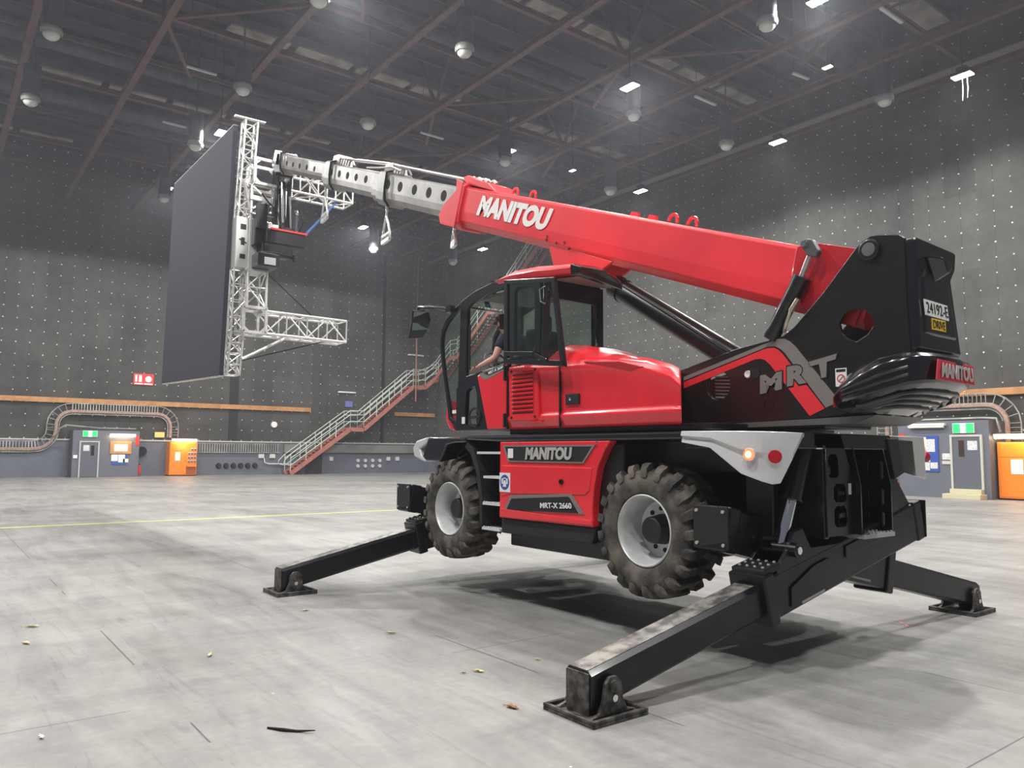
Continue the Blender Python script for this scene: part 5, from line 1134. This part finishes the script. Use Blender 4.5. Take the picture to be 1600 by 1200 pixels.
# --- boom head, jib and rotator
JX = 12.0
hd = MB(); sprism(hd, [(13.6, .06), (13.95, .06), (14.0, -.30), (13.75, -.42), (13.5, -.40)], -.2, -.15); hd.build('boom_head', ALU, TH, bevel=.01); hd = MB(); sprism(hd, [(13.6, .06), (13.95, .06), (14.0, -.30), (13.75, -.42), (13.5, -.40)], .15, .2)
HD = hd.build('boom_head', ALU, TH, bevel=.01)
jb = MB()
for y in (-.14, .14): jb.loft([[Vector((JX+dx, y+.09+e, z)) for dx, z in ((-.18, 8.0), (.22, 8.05), (.26, 7.4), (.12, 6.6), (-.22, 6.6), (-.10, 7.4))] for e in (-.025, .025)])
jb.cyl((JX-.1, -.1, 7.9), (JX-.05, .28, 7.9), .06, n=14); jb.cyl((JX+.05, BY, 7.75), (JX-.05, BY, 6.75), .075, n=18)
JB = jb.build('jib', BLK, TH, bevel=.008)
MB().cyl((JX-.25, BY-.25, 7.0), (JX-.2, BY-.25, 6.55), .04, n=12).sphere((JX-.25, BY-.25, 7.0), .06, 6).build('jib_ram', CHROME, JB, smooth=True)
MB().cyl((JX-.2, .35, 7.5), (JX-.2, .42, 6.9), .035, n=12).build('jib_ram', CHROME, JB, smooth=True)
cg = MB(); cg.box((JX-.35, -.35, 6.20), (JX+.35, .55, 6.50)); cg.box((JX-.25, -.10, 5.98), (JX+.2, .60, 6.2)); cg.prism([(.55, 6.5), (.75, 6.75), (.75, 6.15), (.55, 6.2)], 0, JX-.2, JX+.2)
CG = cg.build('carriage', BLK, TH, bevel=.02)
MB().box((JX-.37, -.38, 6.50), (JX+.3, .45, 6.54)).build('red_edge', WARN, CG)
MB().loft([[Vector((JX-.3, -.34, 6.2)), Vector((JX-.3, .54, 6.2)), Vector((JX+.3, .54, 6.2)), Vector((JX+.3, -.34, 6.2))], [Vector((JX-.1, .1, 5.95)), Vector((JX-.1, .5, 5.95)), Vector((JX+.2, .5, 5.95)), Vector((JX+.2, .1, 5.95))]]).build('carriage_underside', mat('underside_grey', (.10, .10, .10, 1), .5), CG)
ro = MB(); ro.cyl((JX-.1, .45, 6.0), (JX-.1, .45, 5.72), .24, n=24); ro.box((JX-.38, .25, 5.66), (JX+.2, .72, 5.95)); ro.cyl((JX-.2, .3, 6.0), (JX-.2, -.15, 5.98), .06, n=14); ro.cyl((JX-.3, -.12, 6.02), (JX-.3, -.12, 5.85), .035, n=10)
ro.build('rotator', BLK, CG, bevel=.01)
MB().box((JX-.39, .33, 5.70), (JX-.378, .58, 5.86)).build('rotator_label', LGREY, CG)
fk = MB(); fk.box((JX-.3, .52, 6.5), (JX-.22, .75, 7.05)); fk.box((JX-.3, .52, 7.0), (JX+.2, .58, 7.06)); fk.box((JX-.3, -.05, 6.54), (JX-.24, .5, 6.62)); fk.box((JX-.32, .3, 6.62), (JX-.26, .36, 7.2))
fk.tube([(JX-.3, .2, 6.55), (JX-.35, .3, 6.9), (JX-.3, .5, 7.1), (JX-.2, .62, 7.3)], .02, 6); fk.tube([(JX-.3, -.2, 6.55), (JX-.35, -.28, 6.8), (JX-.3, -.2, 7.1)], .02, 6)
fk.build('fork_frame', BLK, CG)
MB().box((JX-.34, .28, 6.52), (JX-.32, .5, 6.62)).build('white_label', WHITE, CG)

# ================================================================== LED screen and its truss, held by the boom
SC1 = tag(MB().loft([[Vector((12.20, y, 8.86)), Vector((12.54, y, 3.31)), Vector((17.72, y, 3.48)), Vector((17.30, y, 8.93))] for y in (1.08, 1.17)]).build('led_screen', LEDM, bevel=.004), 'large flat dark screen panel hanging on edge from the white truss', 'screen')
e = MB()
for k in range(22):
    a = Vector((12.54, 1.12, 3.31)).lerp(Vector((17.72, 1.12, 3.48)), k/22); c_ = Vector((12.54, 1.12, 3.31)).lerp(Vector((17.72, 1.12, 3.48)), (k+.8)/22); e.bar(a-Vector((0, 0, .02)), c_-Vector((0, 0, .02)), .09, .03)
e.build('bottom_edge_frames', ALU, SC1)
e = MB(); e.bar((12.2, 1.12, 8.87), (17.3, 1.12, 8.94), .09, .012); e.build('top_edge', LGREY, SC1)
TR = thing('lighting_truss', 'white aluminium truss mast with two arms carrying the dark screen', 'truss', (12.3, .9, 3.3))
def truss(p0, p1, u, v, n_, r=.024, rd=.014, name='truss_mast', parent=TR, faces=(0, 1, 2, 3)):
    p0 = Vector(p0); p1 = Vector(p1); u = Vector(u); v = Vector(v); c_ = [Vector((0, 0, 0)), u, u+v, v]; m_ = MB()
    for k in c_: m_.cyl(p0+k, p1+k, r, n=8)
    for j in range(n_):
        a = p0.lerp(p1, j/n_); b_ = p0.lerp(p1, (j+1)/n_)
        for i in faces:
            q0, q1 = c_[i], c_[(i+1) % 4]
            if (i+j) % 2: q0, q1 = q1, q0
            m_.cyl(a+q0, b_+q1, rd, n=6)
            m_.cyl(a+c_[i], a+c_[(i+1) % 4], rd, n=6)
    for i in range(4): m_.cyl(p1+c_[i], p1+c_[(i+1) % 4], rd, n=6)
    return m_.build(name, ALU, parent)
# slim mast beside the screen edge
truss((12.10, .76, 6.7), (11.98, .70, 8.97), (0, .27, 0), (.27, 0, 0), 8)
truss((12.32, .80, 3.31), (12.2, .78, 4.25), (0, .27, 0), (.27, 0, 0), 4)
truss((12.2, .78, 4.25), (12.15, .78, 5.65), (0, .27, 0), (.27, 0, 0), 4)
# thick mast
truss((12.05, .36, 4.80), (12.05, .36, 5.70), (0, .42, 0), (.5, 0, 0), 2, .03, .018, 'box_truss')
truss((12.05, -.02, 6.9), (12.05, -.02, 7.55), (0, .78, 0), (.5, 0, 0), 1, .03, .018, 'box_truss')
def cube_corner(lo, hi, nm='corner_block'):
    m_ = MB(); x0, y0, z0 = lo; x1, y1, z1 = hi
    X_, Y_, Z_ = (x0, x1), (y0, y1), (z0, z1)
    for y in Y_:
        for z in Z_: m_.bar((x0, y, z), (x1, y, z), .06, .06)
    for x in X_:
        for z in Z_: m_.bar((x, y0, z), (x, y1, z), .06, .06)
        for y in Y_: m_.bar((x, y, z0), (x, y, z1), .06, .06)
    g_ = .16
    for x in X_:
        for (ya, sy) in ((y0, 1), (y1, -1)):
            for (za, sz) in ((z0, 1), (z1, -1)):
                m_.add([(x-.01, ya, za), (x-.01, ya+sy*g_, za), (x-.01, ya, za+sz*g_), (x+.01, ya, za), (x+.01, ya+sy*g_, za), (x+.01, ya, za+sz*g_)], [(0,1,2),(5,4,3),(0,3,4,1),(1,4,5,2),(2,5,3,0)])
    return m_.build(nm, ALU, TR)
cube_corner((12.02, .36, 4.25), (12.55, .86, 4.80)); cube_corner((12.02, .1, 7.60), (12.55, .72, 8.16)); 
# solid mounting plate in the mast
mp = MB(); mp.box((12.05, .80, 5.65), (12.35, 1.07, 6.78)); mp.box((12.0, .36, 5.60), (12.55, .85, 5.66)); mp.box((12.02, .62, 5.66), (12.3, .80, 6.78))
MP = mp.build('mounting_plate', mat('plate_alu', (.62, .62, .60, 1), .35, .5), TR, bevel=.01)
MB().box((12.04, .86, 6.5), (12.052, .98, 6.62)).box((12.04, .86, 5.85), (12.052, .98, 5.95)).build('plate_slot', DARK, MP)
MB().box((12.04, .88, 6.15), (12.052, .96, 6.32)).bar((12.045, .84, 6.2), (12.045, 1.0, 6.28), .012, .03).build('plate_mark', DARK, MP)
# arms
truss((12.05, .36, 4.25), (12.05, -1.58, 4.23), (.5, 0, 0), (0, 0, .5), 4, .03, .018, 'truss_arm')
truss((12.05, .10, 7.60), (12.05, -1.66, 7.60), (.5, 0, 0), (0, 0, .5), 4, .03, .018, 'truss_arm')
st2 = MB(); st2.cyl((12.2, .80, 3.66), (12.4, -.2, 4.22), .035, n=8); st2.build('strut', ALU, TR)
st3 = MB(); st3.cyl((12.1, .82, 3.62), (12.5, -1.5, 4.35), .014, n=6); st3.cyl((12.1, .34, 5.62), (12.1, -.75, 4.76), .012, n=6); st3.build('guy_wire', MATTE, TR)
MB().cyl((11.95, -.38, 6.5), (12.1, -1.25, 7.55), .03, n=8).build('blue_strap', BLUES, TR)
MB().bar((12.0, .54, 9.0), (12.0, 1.21, 8.99), .1, .025).build('top_bar', ALU, TR)
MB().bar((12.12, .72, 6.75), (12.02, .95, 7.6), .05, .05).bar((12.02, .05, 7.0), (12.02, .75, 7.5), .04, .04).bar((12.02, .75, 7.0), (12.02, .05, 7.5), .04, .04).bar((12.02, .0, 7.25), (12.02, .8, 7.25), .05, .1).build('brace', ALU, TR)

# ================================================================== the driver
DR = thing('person', 'person in black cap and dark t-shirt seated in the cab, forearm resting on door sill', 'person', (2.15, .80, 2.5))
body_j = [((2.12, .80, 2.56), .13), ((2.14, .81, 2.72), .12), ((2.27, .85, 2.88), .13), ((2.34, .87, 2.98), .075), ((2.40, .89, 3.045), .05), ((2.44, .90, 3.10), .07), ((2.45, .905, 3.17), .085), ((2.445, .90, 3.23), .06),
          ((2.31, 1.02, 2.955), .06), ((2.31, 1.08, 2.84), .048), ((2.32, 1.12, 2.73), .042), ((2.40, 1.16, 2.69), .038), ((2.50, 1.19, 2.655), .027),
          ((2.30, .70, 2.95), .06), ((2.36, .63, 2.80), .048), ((2.44, .62, 2.70), .042), ((2.58, .70, 2.74), .030),
          ((2.25, .90, 2.53), .085), ((2.55, .92, 2.52), .065), ((2.62, .92, 2.25), .05), ((2.62, .92, 2.02), .04),
          ((2.25, .70, 2.53), .085), ((2.55, .68, 2.52), .065), ((2.62, .68, 2.25), .05), ((2.62, .68, 2.02), .04),
          ((2.55, 1.2, 2.64), .028), ((2.63, .73, 2.75), .028)]
body_e = [(0, 1), (1, 2), (2, 3), (3, 4), (4, 5), (5, 6), (6, 7), (2, 8), (8, 9), (9, 10), (10, 11), (11, 12), (12, 25), (2, 13), (13, 14), (14, 15), (15, 16), (16, 26), (0, 17), (17, 18), (18, 19), (19, 20), (0, 21), (21, 22), (22, 23), (23, 24)]
BODY = skin_obj('body', body_j, body_e, SKIN, DR)
def fingers(base, d, side, up, nm):
    base = Vector(base); d = Vector(d).normalized(); side = Vector(side).normalized(); up = Vector(up).normalized()
    js, es = [(base, .02)], []
    for k, (o_, L_) in enumerate(((-.028, .062), (-.01, .072), (.010, .068), (.027, .055))):
        a = len(js); r0 = base+side*o_+d*.03
        js += [(r0, .010), (r0+d*L_*.5-up*.004, .009), (r0+d*L_*.85-up*.022, .008), (r0+d*L_*.95-up*.038, .007)]
        es += [(0, a), (a, a+1), (a+1, a+2), (a+2, a+3)]
    a = len(js); js += [(base+side*-.035-d*.005, .011), (base+side*-.055+d*.022-up*.01, .010), (base+side*-.05+d*.045-up*.018, .008)]; es += [(0, a), (a, a+1), (a+1, a+2)]
    skin_obj(nm, js, es, SKIN, BODY, sub=1)
fingers((2.555, 1.2, 2.638), (1, .05, -.12), (0, 1, 0), (0, 0, 1), 'hand'); fingers((2.63, .73, 2.75), (1, .1, 0), (0, 1, 0), (0, 0, 1), 'hand')
# face details
hc = Vector((2.45, .905, 3.15))
MB().sphere(hc+Vector((.092, 0, -.005)), .018, 6, (1, .8, 1.3)).build('nose', SKIN, BODY, smooth=True)
MB().sphere(hc+Vector((.078, .032, .02)), .011, 6).sphere(hc+Vector((.078, -.032, .02)), .011, 6).build('eyes', MATTE, BODY, smooth=True)
MB().sphere(hc+Vector((.083, 0, -.045)), .02, 6, (.4, 1, .3)).build('mouth', mat('lips', (.42, .15, .12, 1), .5), BODY, smooth=True)
MB().sphere(hc+Vector((-.01, .082, -.0)), .024, 6, (.8, .4, 1.3)).sphere(hc+Vector((-.01, -.082, -.0)), .024, 6, (.8, .4, 1.3)).build('ears', SKIN, BODY, smooth=True)
MB().sphere(hc+Vector((-.02, 0, .005)), .092, 10, (1, .93, .95)).build('hair', mat('dark_hair', (.03, .02, .015, 1), .8), BODY, smooth=True)
cp = MB()
rg = []
for (z, r) in ((.03, .104), (.06, .106), (.09, .095), (.115, .065), (.125, .02)): rg.append([hc+Vector((r*1.08*cos(2*pi*i/20)-.008, r*.93*sin(2*pi*i/20), z)) for i in range(20)])
cp.loft(rg); cp.loft([[hc+Vector((.07, -.06, .04)), hc+Vector((.07, .06, .04)), hc+Vector((.07, .06, .05)), hc+Vector((.07, -.06, .05))], [hc+Vector((.165, -.04, .02)), hc+Vector((.165, .04, .02)), hc+Vector((.165, .04, .027)), hc+Vector((.165, -.04, .027))]])
cp.build('cap', CAPM, BODY, smooth=True)
MB().sphere(hc+Vector((-.03, .095, .075)), .018, 6, (1.2, .3, 1)).build('cap_emblem', mat('emblem_red', (.35, .03, .05, 1), .6), BODY)
skin_obj('t_shirt', [((2.12, .80, 2.56), .15), ((2.14, .81, 2.72), .14), ((2.27, .85, 2.88), .15), ((2.34, .87, 2.975), .09), ((2.31, 1.02, 2.955), .075), ((2.312, 1.085, 2.82), .066), ((2.30, .70, 2.95), .075), ((2.36, .63, 2.80), .066)], [(0, 1), (1, 2), (2, 3), (2, 4), (4, 5), (2, 6), (6, 7)], SHIRT, BODY)
skin_obj('trousers', [((2.12, .80, 2.56), .14), ((2.25, .90, 2.53), .1), ((2.55, .92, 2.52), .08), ((2.62, .92, 2.08), .06), ((2.25, .70, 2.53), .1), ((2.55, .68, 2.52), .08), ((2.62, .68, 2.08), .06)], [(0, 1), (1, 2), (2, 3), (0, 4), (4, 5), (5, 6)], TROUS, BODY)

# keep the tree at thing > part > sub-part
def depth(o):
    d = 1
    while o.parent: o = o.parent; d += 1
    return d
for o in list(COL.objects):
    while depth(o) > 3:
        p = o.parent; o.location = o.location+p.location; o.parent = p.parent
